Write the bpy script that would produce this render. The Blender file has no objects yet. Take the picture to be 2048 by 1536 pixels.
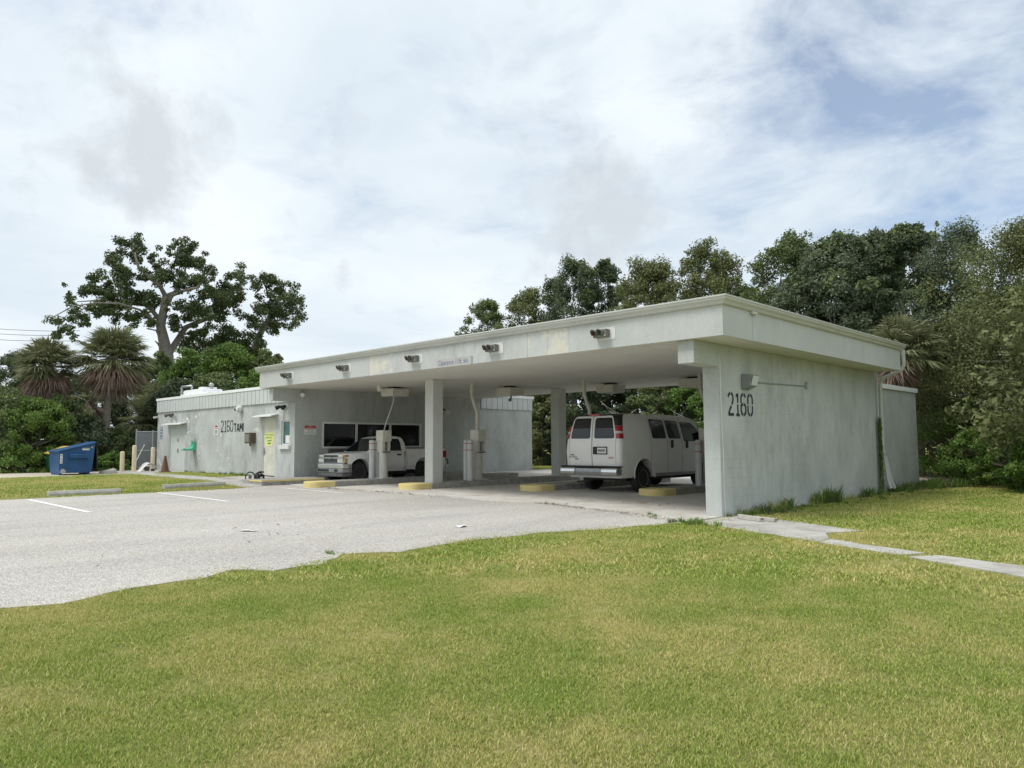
import bpy, bmesh, math, random
import numpy as np
from mathutils import Vector, Matrix, Euler
rng = np.random.default_rng(7); random.seed(7)
SC = bpy.context.scene
COL = SC.collection

# ------------------------------------------------------------------ camera
RC = [[0.7144881, 0.0594311, 0.6971188], [0.6996274, -0.0531182, -0.7125307], [-0.0053168, 0.9968181, -0.079532]]
EYE = Vector((0, 0, 1.55))
cd = bpy.data.cameras.new("camera"); cam = bpy.data.objects.new("camera", cd); COL.objects.link(cam)
cam.matrix_world = Matrix.Translation(EYE) @ Matrix(RC).to_4x4()
cd.sensor_width = 36; cd.lens = 26.1; cd.clip_start = 0.05; cd.clip_end = 3000
SC.camera = cam
SC.render.resolution_x, SC.render.resolution_y = 1024, 768

# ------------------------------------------------------------------ sky and sun
SUN_EL, SUN_TO = math.radians(58), Vector((-0.42, -0.9, 0)).normalized()
sd = bpy.data.lights.new("sun", 'SUN'); sd.energy = 2.0; sd.angle = math.radians(22); sd.color = (1, .955, .89)
sun = bpy.data.objects.new("sun", sd); COL.objects.link(sun)
SUNV = (SUN_TO * math.cos(SUN_EL) + Vector((0, 0, math.sin(SUN_EL))))
sun.rotation_euler = (-SUNV).to_track_quat('-Z', 'Y').to_euler(); sun.location = SUNV * 50
W = bpy.data.worlds.new("World"); SC.world = W; W.use_nodes = True
def build_world():
    nt = W.node_tree; N = nt.nodes; L = nt.links; N.clear()
    def nd(t, **k):
        n = N.new(t)
        for a, b in k.items(): setattr(n, a, b)
        return n
    def mth(op, a, b=None, clamp=False):
        n = nd('ShaderNodeMath', operation=op, use_clamp=clamp)
        for i, v in enumerate((a, b)):
            if v is None: continue
            if isinstance(v, (int, float)): n.inputs[i].default_value = v
            else: L.new(v, n.inputs[i])
        return n.outputs[0]
    sky = nd('ShaderNodeTexSky', sky_type='NISHITA', sun_disc=False)
    sky.sun_elevation = SUN_EL; sky.sun_rotation = math.atan2(SUN_TO.x, SUN_TO.y); sky.air_density = 1.0; sky.dust_density = 1.0
    tc = nd('ShaderNodeTexCoord'); sep = nd('ShaderNodeSeparateXYZ'); L.new(tc.outputs['Generated'], sep.inputs[0])
    zc = mth('ADD', mth('MAXIMUM', sep.outputs[2], 0.0), 0.16)
    comb = nd('ShaderNodeCombineXYZ'); L.new(mth('DIVIDE', sep.outputs[0], zc), comb.inputs[0]); L.new(mth('DIVIDE', sep.outputs[1], zc), comb.inputs[1])
    def noise(scale, detail, rough, off, dist=0.0):
        m = nd('ShaderNodeMapping'); m.inputs['Location'].default_value = off; L.new(comb.outputs[0], m.inputs[0])
        n = nd('ShaderNodeTexNoise'); n.inputs['Scale'].default_value = scale; n.inputs['Detail'].default_value = detail
        n.inputs['Roughness'].default_value = rough; n.inputs['Distortion'].default_value = dist
        L.new(m.outputs[0], n.inputs['Vector']); return n.outputs['Fac']
    def ramp(v, stops):
        r = nd('ShaderNodeValToRGB'); e = r.color_ramp.elements
        while len(e) < len(stops): e.new(0.5)
        for el, (p, c) in zip(e, stops): el.position = p; el.color = c if len(c) == 4 else (*c, 1)
        L.new(v, r.inputs[0]); return r.outputs['Color']
    # high thin veil with gaps, and lower grey puffs in front of it
    veil = noise(0.55, 8, .58, (3.1, 1.7, 0), .6)
    fine = noise(2.6, 8, .62, (0.3, 5.2, 0), .4)
    # the breaks in the veil lie to the right (+Y) part of the sky
    gapdir = nd('ShaderNodeVectorMath', operation='DOT_PRODUCT'); L.new(tc.outputs['Generated'], gapdir.inputs[0])
    gv = Vector((-.15, .92, .35)).normalized(); gapdir.inputs[1].default_value = gv
    gap = mth('MULTIPLY', mth('SUBTRACT', gapdir.outputs['Value'], .91), 12.0, True)
    cov = mth('SUBTRACT', mth('ADD', mth('MULTIPLY', veil, .55), mth('MULTIPLY', fine, .75)), mth('MULTIPLY', gap, .27))
    covr = ramp(cov, [(.30, (.22, .22, .22)), (.50, (.84, .84, .84)), (.60, (1, 1, 1))])
    vcol = ramp(noise(.9, 6, .55, (7.3, 2.2, 0), .3), [(.34, (.62, .70, .77)), (.50, (.715, .78, .83)), (.66, (.80, .855, .89))])
    pn = nd('ShaderNodeTexNoise'); pn.inputs['Scale'].default_value = 11.0; pn.inputs['Detail'].default_value = 9; pn.inputs['Roughness'].default_value = .58; pn.inputs['Distortion'].default_value = .2
    L.new(tc.outputs['Generated'], pn.inputs['Vector']); pv = pn.outputs['Fac']
    for bd, rad, amt in (((-.885, .275, .365), .993, .17), ((-.885, .32, .335), .995, .15), ((-.60, .735, .315), .991, .23), ((-.93, .20, .29), .996, .14), ((-.55, .79, .30), .994, .12), ((-.62, -.60, .5), .985, .2), ((.5, .6, .45), .985, .22)):
        dt = nd('ShaderNodeVectorMath', operation='DOT_PRODUCT'); L.new(tc.outputs['Generated'], dt.inputs[0]); dt.inputs[1].default_value = Vector(bd).normalized()
        pv = mth('ADD', pv, mth('MULTIPLY', mth('MULTIPLY', mth('SUBTRACT', dt.outputs['Value'], rad), 1 / (1 - rad), True), amt))
    puff = ramp(pv, [(.60, (0, 0, 0)), (.80, (1, 1, 1))])
    mix1 = nd('ShaderNodeMix', data_type='RGBA'); L.new(mth('MULTIPLY', puff, .80), mix1.inputs[0])
    L.new(vcol, mix1.inputs[6]); mix1.inputs[7].default_value = (.55, .595, .635, 1)
    bgc = nd('ShaderNodeBackground'); L.new(mix1.outputs[2], bgc.inputs[0]); bgc.inputs[1].default_value = 1.0
    bgs = nd('ShaderNodeBackground'); L.new(sky.outputs[0], bgs.inputs[0]); bgs.inputs[1].default_value = 0.13
    ms = nd('ShaderNodeMixShader'); L.new(covr, ms.inputs[0]); L.new(bgs.outputs[0], ms.inputs[1]); L.new(bgc.outputs[0], ms.inputs[2])
    out = nd('ShaderNodeOutputWorld'); L.new(ms.outputs[0], out.inputs[0])
build_world()
SC.view_settings.view_transform = 'Standard'; SC.view_settings.look = 'None'
SC.view_settings.exposure = 0.27; SC.view_settings.gamma = 1.0; SC.view_settings.use_curve_mapping = False
SC.render.engine = 'CYCLES'
SC.cycles.use_denoising = True
SC.cycles.max_bounces = 7; SC.cycles.diffuse_bounces = 4; SC.cycles.glossy_bounces = 3; SC.cycles.transmission_bounces = 3; SC.cycles.transparent_max_bounces = 6

# ------------------------------------------------------------------ ground height and bearings
GX = [-50, -36, -30, -26, -23, -16, -12, -8]; GZ = [.36, .33, .31, .27, .155, .12, .09, 0]
def G(x): return float(np.interp(x, GX, GZ))
HEAD = math.atan2(0.7125307, -0.6971188)
def spot(u, d):
    a = HEAD - math.atan((u - 1024) / 1490.0)
    return Vector((d * math.cos(a), d * math.sin(a), 0))

# ------------------------------------------------------------------ materials
MATS = {}
class NT:
    def __init__(s, name):
        s.m = bpy.data.materials.new(name); s.m.use_nodes = True; s.t = s.m.node_tree; s.N = s.t.nodes; s.L = s.t.links
        s.N.clear(); s.out = s.N.new('ShaderNodeOutputMaterial'); s.b = s.N.new('ShaderNodeBsdfPrincipled'); s.L.new(s.b.outputs[0], s.out.inputs[0])
        s.pos = None
    def set(s, **k):
        for a, v in k.items():
            i = s.b.inputs[a.replace('_', ' ')]
            if isinstance(v, bpy.types.NodeSocket): s.L.new(v, i)
            else: i.default_value = (*v, 1) if isinstance(v, tuple) and len(v) == 3 and i.type == 'RGBA' else v
    def P(s):
        if s.pos is None: s.pos = s.N.new('ShaderNodeNewGeometry').outputs['Position']
        return s.pos
    def noise(s, scale, detail=4, rough=.55, stretch=None, off=(0, 0, 0), dist=0, vec=None):
        v = vec or s.P()
        if stretch or any(off):
            mp = s.N.new('ShaderNodeMapping'); mp.inputs['Scale'].default_value = stretch or (1, 1, 1); mp.inputs['Location'].default_value = off
            s.L.new(v, mp.inputs[0]); v = mp.outputs[0]
        n = s.N.new('ShaderNodeTexNoise'); n.inputs['Scale'].default_value = scale; n.inputs['Detail'].default_value = detail
        n.inputs['Roughness'].default_value = rough; n.inputs['Distortion'].default_value = dist; s.L.new(v, n.inputs['Vector']); return n.outputs['Fac']
    def ramp(s, v, stops, interp='LINEAR'):
        r = s.N.new('ShaderNodeValToRGB'); e = r.color_ramp.elements; r.color_ramp.interpolation = interp
        while len(e) < len(stops): e.new(0.5)
        for el, (p, c) in zip(e, stops): el.position = p; el.color = (c, c, c, 1) if isinstance(c, (int, float)) else (*c, 1)
        s.L.new(v, r.inputs[0]); return r.outputs['Color']
    def mix(s, f, a, b, mode='MIX'):
        n = s.N.new('ShaderNodeMix'); n.data_type = 'RGBA'; n.blend_type = mode
        for i, v in ((0, f), (6, a), (7, b)):
            if isinstance(v, bpy.types.NodeSocket): s.L.new(v, n.inputs[i])
            elif isinstance(v, (int, float)): n.inputs[i].default_value = v
            else: n.inputs[i].default_value = (*v, 1)
        return n.outputs[2]
    def math(s, op, a, b=0.0, clamp=False):
        n = s.N.new('ShaderNodeMath'); n.operation = op; n.use_clamp = clamp
        for i, v in enumerate((a, b)):
            if isinstance(v, (int, float)): n.inputs[i].default_value = v
            else: s.L.new(v, n.inputs[i])
        return n.outputs[0]
    def xyz(s):
        n = s.N.new('ShaderNodeSeparateXYZ'); s.L.new(s.P(), n.inputs[0]); return n.outputs
    def bump(s, h, strength=.3, dist=.01):
        n = s.N.new('ShaderNodeBump'); n.inputs['Strength'].default_value = strength; n.inputs['Distance'].default_value = dist
        s.L.new(h, n.inputs['Height']); s.L.new(n.outputs[0], s.b.inputs['Normal'])
def reg(name, nt): MATS[name] = nt.m; return nt.m

def simple(name, col, rough=.6, metal=0.0, var=.12, scale=6.0, bump=0.0, bscale=60, spec=.5, coat=0.0):
    t = NT(name); n = t.noise(scale, 5, .6)
    lo = tuple(c * (1 - var) for c in col); hi = tuple(min(1, c * (1 + var)) for c in col)
    t.set(Base_Color=t.ramp(n, [(.3, lo), (.7, hi)]), Roughness=rough, Metallic=metal)
    t.b.inputs['Specular IOR Level'].default_value = spec; t.b.inputs['Coat Weight'].default_value = coat
    if bump: t.bump(t.noise(bscale, 3, .6), bump, .004)
    return reg(name, t)

def paint(name, base, dirt, streak=.35, blotch=.35, peel=0.0, blocks=0.0, lowdirt=0.0, bumpv=.35):
    """painted stucco: mottled, rain streaks, flaked patches, faint block joints"""
    t = NT(name)
    n1 = t.noise(.55, 6, .6); n2 = t.noise(1.1, 8, .68, stretch=(1.2, 1.2, .6)); n3 = t.noise(4.0, 8, .74, stretch=(1.3, 1.3, .42)); n4 = t.noise(26, 4, .6)
    lo = tuple(c * .90 for c in base); hi = tuple(min(1, c * 1.05) for c in base)
    c = t.ramp(n1, [(.3, lo), (.7, hi)])
    c = t.mix(t.math('MULTIPLY', t.ramp(n2, [(.45, 0.0), (.75, 1.0)]), blotch), c, dirt)
    zone = t.ramp(t.noise(.42, 3, .5, off=(5, 3, 2)), [(.42, 0.0), (.62, 1.0)])
    c = t.mix(t.math('MULTIPLY', t.math('MULTIPLY', t.ramp(n3, [(.46, 0.0), (.74, 1.0)]), zone), streak), c, tuple(d * .72 for d in dirt))
    c = t.mix(.35, c, t.ramp(n4, [(.3, .40), (.7, .60)]), 'OVERLAY')
    if peel:
        pz = t.ramp(t.noise(.5, 2, .5, off=(1.7, 2, .4)), [(.50, 0.0), (.64, 1.0)])
        pl = t.ramp(t.noise(3.4, 6, .7, off=(3, 1, 0)), [(.585, 0.0), (.60, 1.0)])
        c = t.mix(t.math('MULTIPLY', t.math('MULTIPLY', pl, pz), peel), c, (.80, .775, .66))
    h = t.noise(55, 4, .65)
    if blocks:
        bk = t.N.new('ShaderNodeTexBrick'); bk.inputs['Scale'].default_value = 1.0; bk.inputs['Mortar Size'].default_value = .006
        bk.inputs['Brick Width'].default_value = .40; bk.inputs['Row Height'].default_value = .20
        bk.inputs['Color1'].default_value = bk.inputs['Color2'].default_value = (1, 1, 1, 1); bk.inputs['Mortar'].default_value = (0, 0, 0, 1)
        x = t.xyz(); cb = t.N.new('ShaderNodeCombineXYZ'); t.L.new(t.math('ADD', x[0], x[1]), cb.inputs[0]); t.L.new(x[2], cb.inputs[1]); t.L.new(cb.outputs[0], bk.inputs['Vector'])
        bz = t.ramp(t.noise(.8, 3, .6, off=(9, 2, 7)), [(.48, 0.0), (.62, 1.0)])
        c = t.mix(t.math('MULTIPLY', t.math('MULTIPLY', t.math('SUBTRACT', 1.0, bk.outputs['Color']), bz), blocks), c, tuple(d * .7 for d in dirt))
    t.set(Base_Color=c, Roughness=.85); t.b.inputs['Specular IOR Level'].default_value = .25
    t.bump(h, bumpv, .006)
    return reg(name, t)

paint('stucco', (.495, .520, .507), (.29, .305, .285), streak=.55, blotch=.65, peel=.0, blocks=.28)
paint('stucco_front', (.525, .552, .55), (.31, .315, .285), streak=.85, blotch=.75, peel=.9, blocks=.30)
paint('stucco_shade', (.47, .49, .465), (.38, .39, .36), streak=.2, blotch=.25)
paint('fascia', (.525, .545, .535), (.42, .435, .415), streak=.6, blotch=.45)
paint('soffit', (.66, .65, .61), (.52, .50, .46), streak=.1, blotch=.25, bumpv=.15)
def patch_mat():
    t = NT('patch'); n = t.noise(2.0, 6, .6, off=(3, 1, 4)); m = t.noise(9, 5, .6)
    c = t.ramp(n, [(.36, (.49, .515, .505)), (.47, (.53, .54, .52)), (.53, (.63, .605, .51)), (.66, (.58, .575, .53))])
    t.set(Base_Color=t.mix(.25, c, t.ramp(m, [(.3, .38), (.7, .62)]), 'OVERLAY'), Roughness=.85); t.bump(t.noise(60, 4, .6), .3, .005); reg('patch', t)
patch_mat()
simple('gutter', (.53, .54, .52), .45, 0, .06, 2)
simple('siding', (.57, .60, .60), .5, 0, .06, 1.5)
simple('coping', (.86, .875, .885), .45, 0, .04, 2)
simple('roofing', (.55, .55, .54), .9, 0, .15, 1)
simple('whitepaint', (.68, .69, .68), .5, 0, .06, 5)
simple('offwhite', (.60, .585, .53), .55, 0, .10, 5)
simple('cream', (.68, .60, .42), .6, 0, .10, 6)
simple('bollard_grey', (.56, .57, .57), .5, 0, .06, 6)
simple('redband', (.42, .05, .05), .5)
simple('column_paint', (.56, .58, .56), .8, 0, .08, 1.5, .25, 50)
simple('signal_body', (.17, .165, .15), .6, 0, .2, 12)
simple('lens_red', (.16, .035, .03), .25, 0, .1, 20)
simple('lens_green', (.03, .12, .10), .25, 0, .1, 20)
simple('black', (.015, .015, .016), .5, 0, .2)
simple('black_gloss', (.012, .012, .014), .2, 0, .1)
simple('rubber', (.022, .022, .023), .85, 0, .25, 12)
simple('steel', (.42, .43, .44), .35, .9, .12, 20)
simple('galv', (.42, .44, .45), .45, .6, .15, 15)
simple('fencegrey', (.38, .40, .41), .6, .0, .15, 15)
simple('chrome', (.62, .63, .64), .24, 1.0, .08)
simple('greymetal', (.30, .31, .32), .4, .6, .1)
simple('darkgrey', (.10, .10, .10), .6, 0, .15)
simple('brownbox', (.11, .085, .065), .5, .2, .2, 15)
simple('brownface', (.26, .25, .22), .45, .3, .1, 30)
simple('lampglass', (.62, .64, .62), .15, 0, .1, 30)
simple('doorpaint', (.56, .60, .58), .6, 0, .06, 2)
simple('cream_door', (.60, .585, .50), .6, 0, .14, 2.5)
simple('red', (.42, .02, .03), .5)
simple('signwhite', (.74, .74, .72), .5, 0, .05)
simple('ink', (.03, .035, .05), .7, 0, .3, 25)
simple('inkblue', (.10, .14, .28), .6)
simple('signgrey', (.44, .43, .42), .5, 0, .06)
simple('yellowpaper', (.74, .77, .30), .8, 0, .08, 8)
simple('scribble', (.06, .30, .10), .8)
simple('teal', (.09, .48, .30), .4)
simple('bluebin', (.012, .075, .205), .45, 0, .25, 2.2, .1, 30)
simple('greenbin', (.015, .085, .045), .5, 0, .2, 3)
simple('yellowlid', (.62, .45, .10), .6, 0, .1)
simple('cone', (.16, .075, .052), .8, 0, .2, 12)
simple('amber', (.50, .17, .03), .25)
simple('lamp_edge', (.42, .33, .22), .2)
simple('tailred', (.36, .012, .02), .15, coat=.5)
simple('headlamp', (.60, .60, .56), .12, 0, .2, 25)
simple('pole_wood', (.17, .15, .12), .9, 0, .2, 8)
simple('bark', (.22, .205, .18), .95, 0, .3, 6, .6, 20)
simple('bark_dark', (.11, .095, .08), .95, 0, .3, 6, .6, 20)
simple('bark_pale', (.36, .34, .31), .95, 0, .25, 6, .5, 20)
simple('palmbark', (.20, .175, .14), .95, 0, .3, 9, .7, 25)
simple('debris', (.60, .60, .58), .7, 0, .15)
simple('logstone', (.42, .40, .36), .9, 0, .25, 9, .5, 40)
simple('paper', (.72, .72, .72), .8)
def vehicle_paint():
    t = NT('vanwhite'); n = t.noise(1.6, 5, .6); d = t.ramp(t.noise(2.5, 6, .7, stretch=(1, 1, .5)), [(.5, 0.0), (.8, 1.0)])
    z = t.math('MULTIPLY', t.math('SUBTRACT', .85, t.xyz()[2]), 1.2, True)
    c = t.mix(t.math('MULTIPLY', d, .2), t.ramp(n, [(.3, (.79, .795, .79)), (.7, (.83, .83, .825))]), (.50, .48, .44))
    c = t.mix(t.math('MULTIPLY', z, .14), c, (.46, .42, .36))
    t.set(Base_Color=c, Roughness=.32); t.b.inputs['Coat Weight'].default_value = .35; t.b.inputs['Coat Roughness'].default_value = .12; reg('vanwhite', t)
vehicle_paint()
def glass_mat(name, col, rough):
    t = NT(name); t.set(Base_Color=col, Roughness=rough); t.b.inputs['Specular IOR Level'].default_value = .55
    t.bump(t.noise(.9, 2, .5), .03, .02); reg(name, t)
glass_mat('glass', (.012, .016, .018), .04); glass_mat('glass_teal', (.03, .10, .095), .05); glass_mat('glass_pane', (.010, .011, .012), .05)

def concrete(name, a, b, stain, rust=0.0, scale=1.0):
    t = NT(name)
    c = t.ramp(t.noise(.6 * scale, 6, .62), [(.3, a), (.7, b)])
    c = t.mix(t.math('MULTIPLY', t.ramp(t.noise(1.7 * scale, 7, .65, off=(4, 4, 0)), [(.42, 0.0), (.66, 1.0)]), .75), c, stain)
    c = t.mix(t.math('MULTIPLY', t.ramp(t.noise(6 * scale, 7, .7, off=(1, 7, 0)), [(.54, 0.0), (.70, 1.0)]), .45), c, tuple(q * .75 for q in stain))
    if rust:
        c = t.mix(t.math('MULTIPLY', t.ramp(t.noise(.9, 5, .6, off=(1, 8, 0)), [(.60, 0.0), (.72, 1.0)]), rust), c, (.36, .24, .13))
    c = t.mix(.45, c, t.ramp(t.noise(70, 3, .7), [(.25, .36), (.75, .64)]), 'OVERLAY')
    t.set(Base_Color=c, Roughness=.92); t.b.inputs['Specular IOR Level'].default_value = .2
    t.bump(t.noise(45, 5, .7), .35, .005); return reg(name, t)
concrete('slab', (.55, .535, .50), (.65, .635, .60), (.47, .42, .345), rust=.6)
concrete('walk', (.44, .425, .39), (.53, .52, .48), (.27, .255, .23))
concrete('kerb', (.34, .335, .315), (.42, .41, .39), (.22, .21, .19), scale=3)
concrete('stopblock', (.44, .435, .40), (.52, .51, .48), (.34, .33, .29), scale=3)
concrete('road', (.52, .46, .38), (.60, .55, .47), (.44, .36, .27))
def yellow_mat():
    t = NT('kerbyellow'); wear = t.ramp(t.noise(5, 7, .7), [(.55, 0.0), (.64, 1.0)])
    c = t.mix(t.math('MULTIPLY', wear, .7), t.ramp(t.noise(3, 4, .5), [(.3, (.66, .52, .20)), (.7, (.74, .62, .29))]), (.55, .49, .35))
    t.set(Base_Color=c, Roughness=.85); t.bump(t.noise(40, 5, .7), .4, .006); reg('kerbyellow', t)
yellow_mat()
def lot_mat():
    t = NT('lot')
    big = t.noise(.28, 5, .6, stretch=(1.0, .45, 1)); st = t.noise(1.1, 6, .6, stretch=(1.0, .16, 1), off=(2, 0, 0))
    c = t.ramp(big, [(.30, (.47, .445, .40)), (.70, (.645, .61, .55))])
    c = t.mix(t.math('MULTIPLY', t.ramp(st, [(.45, 0.0), (.68, 1.0)]), .6), c, (.42, .41, .40))
    vo = t.N.new('ShaderNodeTexVoronoi'); vo.inputs['Scale'].default_value = 85; t.L.new(t.P(), vo.inputs['Vector'])
    g = t.N.new('ShaderNodeSeparateColor'); t.L.new(vo.outputs['Color'], g.inputs[0])
    c = t.mix(.7, c, t.ramp(g.outputs[0], [(.0, .12), (.2, .38), (.6, .53), (1.0, .90)]), 'OVERLAY')
    gap = t.ramp(vo.outputs['Distance'], [(.35, 0.0), (.75, 1.0)])
    c = t.mix(t.math('MULTIPLY', gap, .5), c, (.16, .155, .15))
    c = t.mix(.4, c, t.ramp(t.noise(14, 6, .75), [(.3, .33), (.7, .67)]), 'OVERLAY')
    t.set(Base_Color=c, Roughness=.95); t.b.inputs['Specular IOR Level'].default_value = .2
    t.bump(t.math('SUBTRACT', 1.0, vo.outputs['Distance']), .5, .008); reg('lot', t)
lot_mat()
def line_mat():
    t = NT('linepaint'); w = t.ramp(t.noise(22, 6, .7), [(.56, 0.0), (.64, 1.0)])
    t.set(Base_Color=t.mix(t.math('MULTIPLY', w, .65), (.80, .80, .78), (.48, .46, .43)), Roughness=.8); reg('linepaint', t)
line_mat()
def lawn_tone(t):
    """one shared map of where the turf is lush and where it is dry, used by soil and blades alike"""
    big = t.noise(.33, 4, .6, off=(3, 9, 0)); mid = t.noise(1.25, 5, .62, off=(11, 4, 0), dist=.4); mow = t.noise(1.0, 3, .5, stretch=(.95, .26, 0), off=(0, 5, 0))
    v = t.math('ADD', t.math('MULTIPLY', big, .45), t.math('ADD', t.math('MULTIPLY', mid, .40), t.math('MULTIPLY', mow, .25)))
    return t.ramp(v, [(.46, 0.0), (.65, 1.0)])
def ground_mat():
    t = NT('turf'); d = lawn_tone(t)
    c = t.mix(d, (.20, .24, .06), (.40, .345, .15))
    c = t.mix(.7, c, t.ramp(t.noise(45, 5, .75), [(.25, .25), (.75, .75)]), 'OVERLAY')
    bare = t.ramp(t.noise(.55, 6, .6, off=(6.3, 2.1, 0)), [(.70, 0.0), (.76, 1.0)])
    c = t.mix(bare, c, (.15, .12, .08))
    t.set(Base_Color=c, Roughness=1.0); t.b.inputs['Specular IOR Level'].default_value = .1; t.bump(t.noise(60, 5, .8), .8, .03); reg('turf', t)
ground_mat()
def blade_mat():
    t = NT('blade'); d = lawn_tone(t)
    a = t.N.new('ShaderNodeAttribute'); a.attribute_name = 'tint'; r = a.outputs['Fac']
    green = t.ramp(r, [(.0, (.16, .25, .035)), (.5, (.29, .385, .065)), (1.0, (.41, .48, .12))])
    straw = t.ramp(r, [(.0, (.36, .37, .085)), (.45, (.54, .49, .17)), (1.0, (.72, .62, .31))])
    c = t.mix(t.math('MULTIPLY', t.math('ADD', d, t.math('SUBTRACT', r, .5)), .85, True), green, straw)
    t.set(Base_Color=c, Roughness=.7); t.b.inputs['Specular IOR Level'].default_value = .2
    tr = t.N.new('ShaderNodeBsdfTranslucent'); t.L.new(c, tr.inputs[0]); ms = t.N.new('ShaderNodeMixShader'); ms.inputs[0].default_value = .3
    t.L.new(t.b.outputs[0], ms.inputs[1]); t.L.new(tr.outputs[0], ms.inputs[2]); t.L.new(ms.outputs[0], t.out.inputs[0]); reg('blade', t)
blade_mat()
def leaf_mat(name, a, b, c, trans=.28):
    t = NT(name); at = t.N.new('ShaderNodeAttribute'); at.attribute_name = 'tint'
    big = t.noise(.5, 3, .6)
    v = t.math('ADD', t.math('MULTIPLY', at.outputs['Fac'], .7), t.math('MULTIPLY', t.math('SUBTRACT', big, .35), .9), True)
    col = t.ramp(v, [(.05, a), (.5, b), (.95, c)])
    t.set(Base_Color=col, Roughness=.55); t.b.inputs['Specular IOR Level'].default_value = .3
    tr = t.N.new('ShaderNodeBsdfTranslucent'); t.L.new(col, tr.inputs[0]); ms = t.N.new('ShaderNodeMixShader'); ms.inputs[0].default_value = trans
    t.L.new(t.b.outputs[0], ms.inputs[1]); t.L.new(tr.outputs[0], ms.inputs[2]); t.L.new(ms.outputs[0], t.out.inputs[0]); return reg(name, t)
leaf_mat('leaf_oak', (0.048, 0.071, 0.030), (0.090, 0.125, 0.048), (0.156, 0.191, 0.075), .2)
leaf_mat('leaf_pepper', (0.061, 0.121, 0.027), (0.123, 0.213, 0.043), (0.219, 0.306, 0.067))
leaf_mat('leaf_dark', (0.047, 0.074, 0.041), (0.095, 0.130, 0.067), (0.166, 0.206, 0.102))
leaf_mat('leaf_grey', (0.075, 0.102, 0.060), (0.130, 0.165, 0.097), (0.202, 0.245, 0.150))
leaf_mat('leaf_olive', (0.096, 0.119, 0.047), (0.173, 0.198, 0.081), (0.275, 0.296, 0.129))
leaf_mat('leaf_mid', (0.075, 0.111, 0.042), (0.145, 0.191, 0.072), (0.241, 0.278, 0.106))
leaf_mat('leaf_bright', (0.079, 0.153, 0.034), (0.149, 0.260, 0.054), (0.263, 0.371, 0.101))
leaf_mat('leaf_palm', (.11, .125, .06), (.20, .22, .11), (.34, .34, .19))
leaf_mat('leaf_dead', (.175, .131, .102), (.280, .201, .158), (.420, .315, .245), .1)

# ------------------------------------------------------------------ mesh tools
class MB:
    def __init__(s): s.v = []; s.f = []; s.sm = []
    def add(s, vs, fs, smooth=False):
        o = len(s.v); s.v += [tuple(p) for p in vs]; s.f += [tuple(i + o for i in f) for f in fs]; s.sm += [smooth] * len(fs); return s
    def box(s, x0, x1, y0, y1, z0, z1, rot=None, c=None):
        vs = [Vector((x, y, z)) for z in (z0, z1) for x, y in ((x0, y0), (x1, y0), (x1, y1), (x0, y1))]
        if rot is not None: vs = [rot @ (p - c) + c for p in vs]
        return s.add(vs, [(3, 2, 1, 0), (4, 5, 6, 7), (0, 1, 5, 4), (1, 2, 6, 5), (2, 3, 7, 6), (3, 0, 4, 7)])
    def prism(s, poly, axis, a, b):
        """poly of 2-D points, extruded along axis from a to b (order: the two other axes in xyz order)"""
        n = len(poly)
        def mk(p, t): q = list(p); q.insert(axis, t); return tuple(q)
        vs = [mk(p, a) for p in poly] + [mk(p, b) for p in poly]
        return s.add(vs, [tuple(range(n))[::-1], tuple(range(n, 2 * n))] + [(i, (i + 1) % n, n + (i + 1) % n, n + i) for i in range(n)])
    def tube(s, path, rad, n=10, cap=True):
        P = [Vector(p) for p in path]; R = rad if isinstance(rad, (list, tuple)) else [rad] * len(P)
        vs = []; up = None
        for i, p in enumerate(P):
            d = (P[min(i + 1, len(P) - 1)] - P[max(i - 1, 0)]).normalized()
            if up is None: up = Vector((0, 0, 1)) if abs(d.z) < .9 else Vector((1, 0, 0))
            a = d.cross(up)
            a = a.normalized() if a.length > 1e-6 else d.orthogonal().normalized()
            b = d.cross(a).normalized(); up = a.cross(d) * -1 if False else b * -1
            for k in range(n):
                t = 2 * math.pi * k / n; vs.append(p + (a * math.cos(t) + b * math.sin(t)) * R[i])
        fs = [(i * n + k, i * n + (k + 1) % n, (i + 1) * n + (k + 1) % n, (i + 1) * n + k) for i in range(len(P) - 1) for k in range(n)]
        s.add(vs, fs, True)
        if cap:
            o = len(s.v) - len(vs); s.f += [tuple(o + k for k in range(n))[::-1], tuple(o + (len(P) - 1) * n + k for k in range(n))]; s.sm += [False, False]
        return s
    def lathe(s, prof, origin, axis='z', n=24):
        """prof: (radius, height along axis)"""
        o = Vector(origin); vs = []
        for r, h in prof:
            for k in range(n):
                t = 2 * math.pi * k / n; c, q = r * math.cos(t), r * math.sin(t)
                vs.append(o + (Vector((c, q, h)) if axis == 'z' else Vector((h, c, q)) if axis == 'x' else Vector((c, h, q))))
        m = len(prof)
        fs = [(i * n + k, i * n + (k + 1) % n, (i + 1) * n + (k + 1) % n, (i + 1) * n + k) for i in range(m - 1) for k in range(n)]
        s.add(vs, fs, True); of = len(s.v) - len(vs)
        s.f += [tuple(of + k for k in range(n))[::-1], tuple(of + (m - 1) * n + k for k in range(n))]; s.sm += [False, False]
        return s
    def ribbon(s, pts, w, lift, frame, close=False):
        """flat stroke of width w along 2-D pts; frame(u, v, h) -> 3-D"""
        P = [Vector((p[0], p[1])) for p in pts]; n = len(P); vs = []
        for i, p in enumerate(P):
            d = (P[min(i + 1, n - 1)] - P[max(i - 1, 0)]).normalized(); q = Vector((-d.y, d.x)) * w / 2
            vs += [frame(*(p + q), lift), frame(*(p - q), lift)]
        return s.add(vs, [(2 * i, 2 * i + 1, 2 * i + 3, 2 * i + 2) for i in range(n - 1)])
    def quad(s, a, b, c, d): return s.add([a, b, c, d], [(0, 1, 2, 3)])
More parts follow.
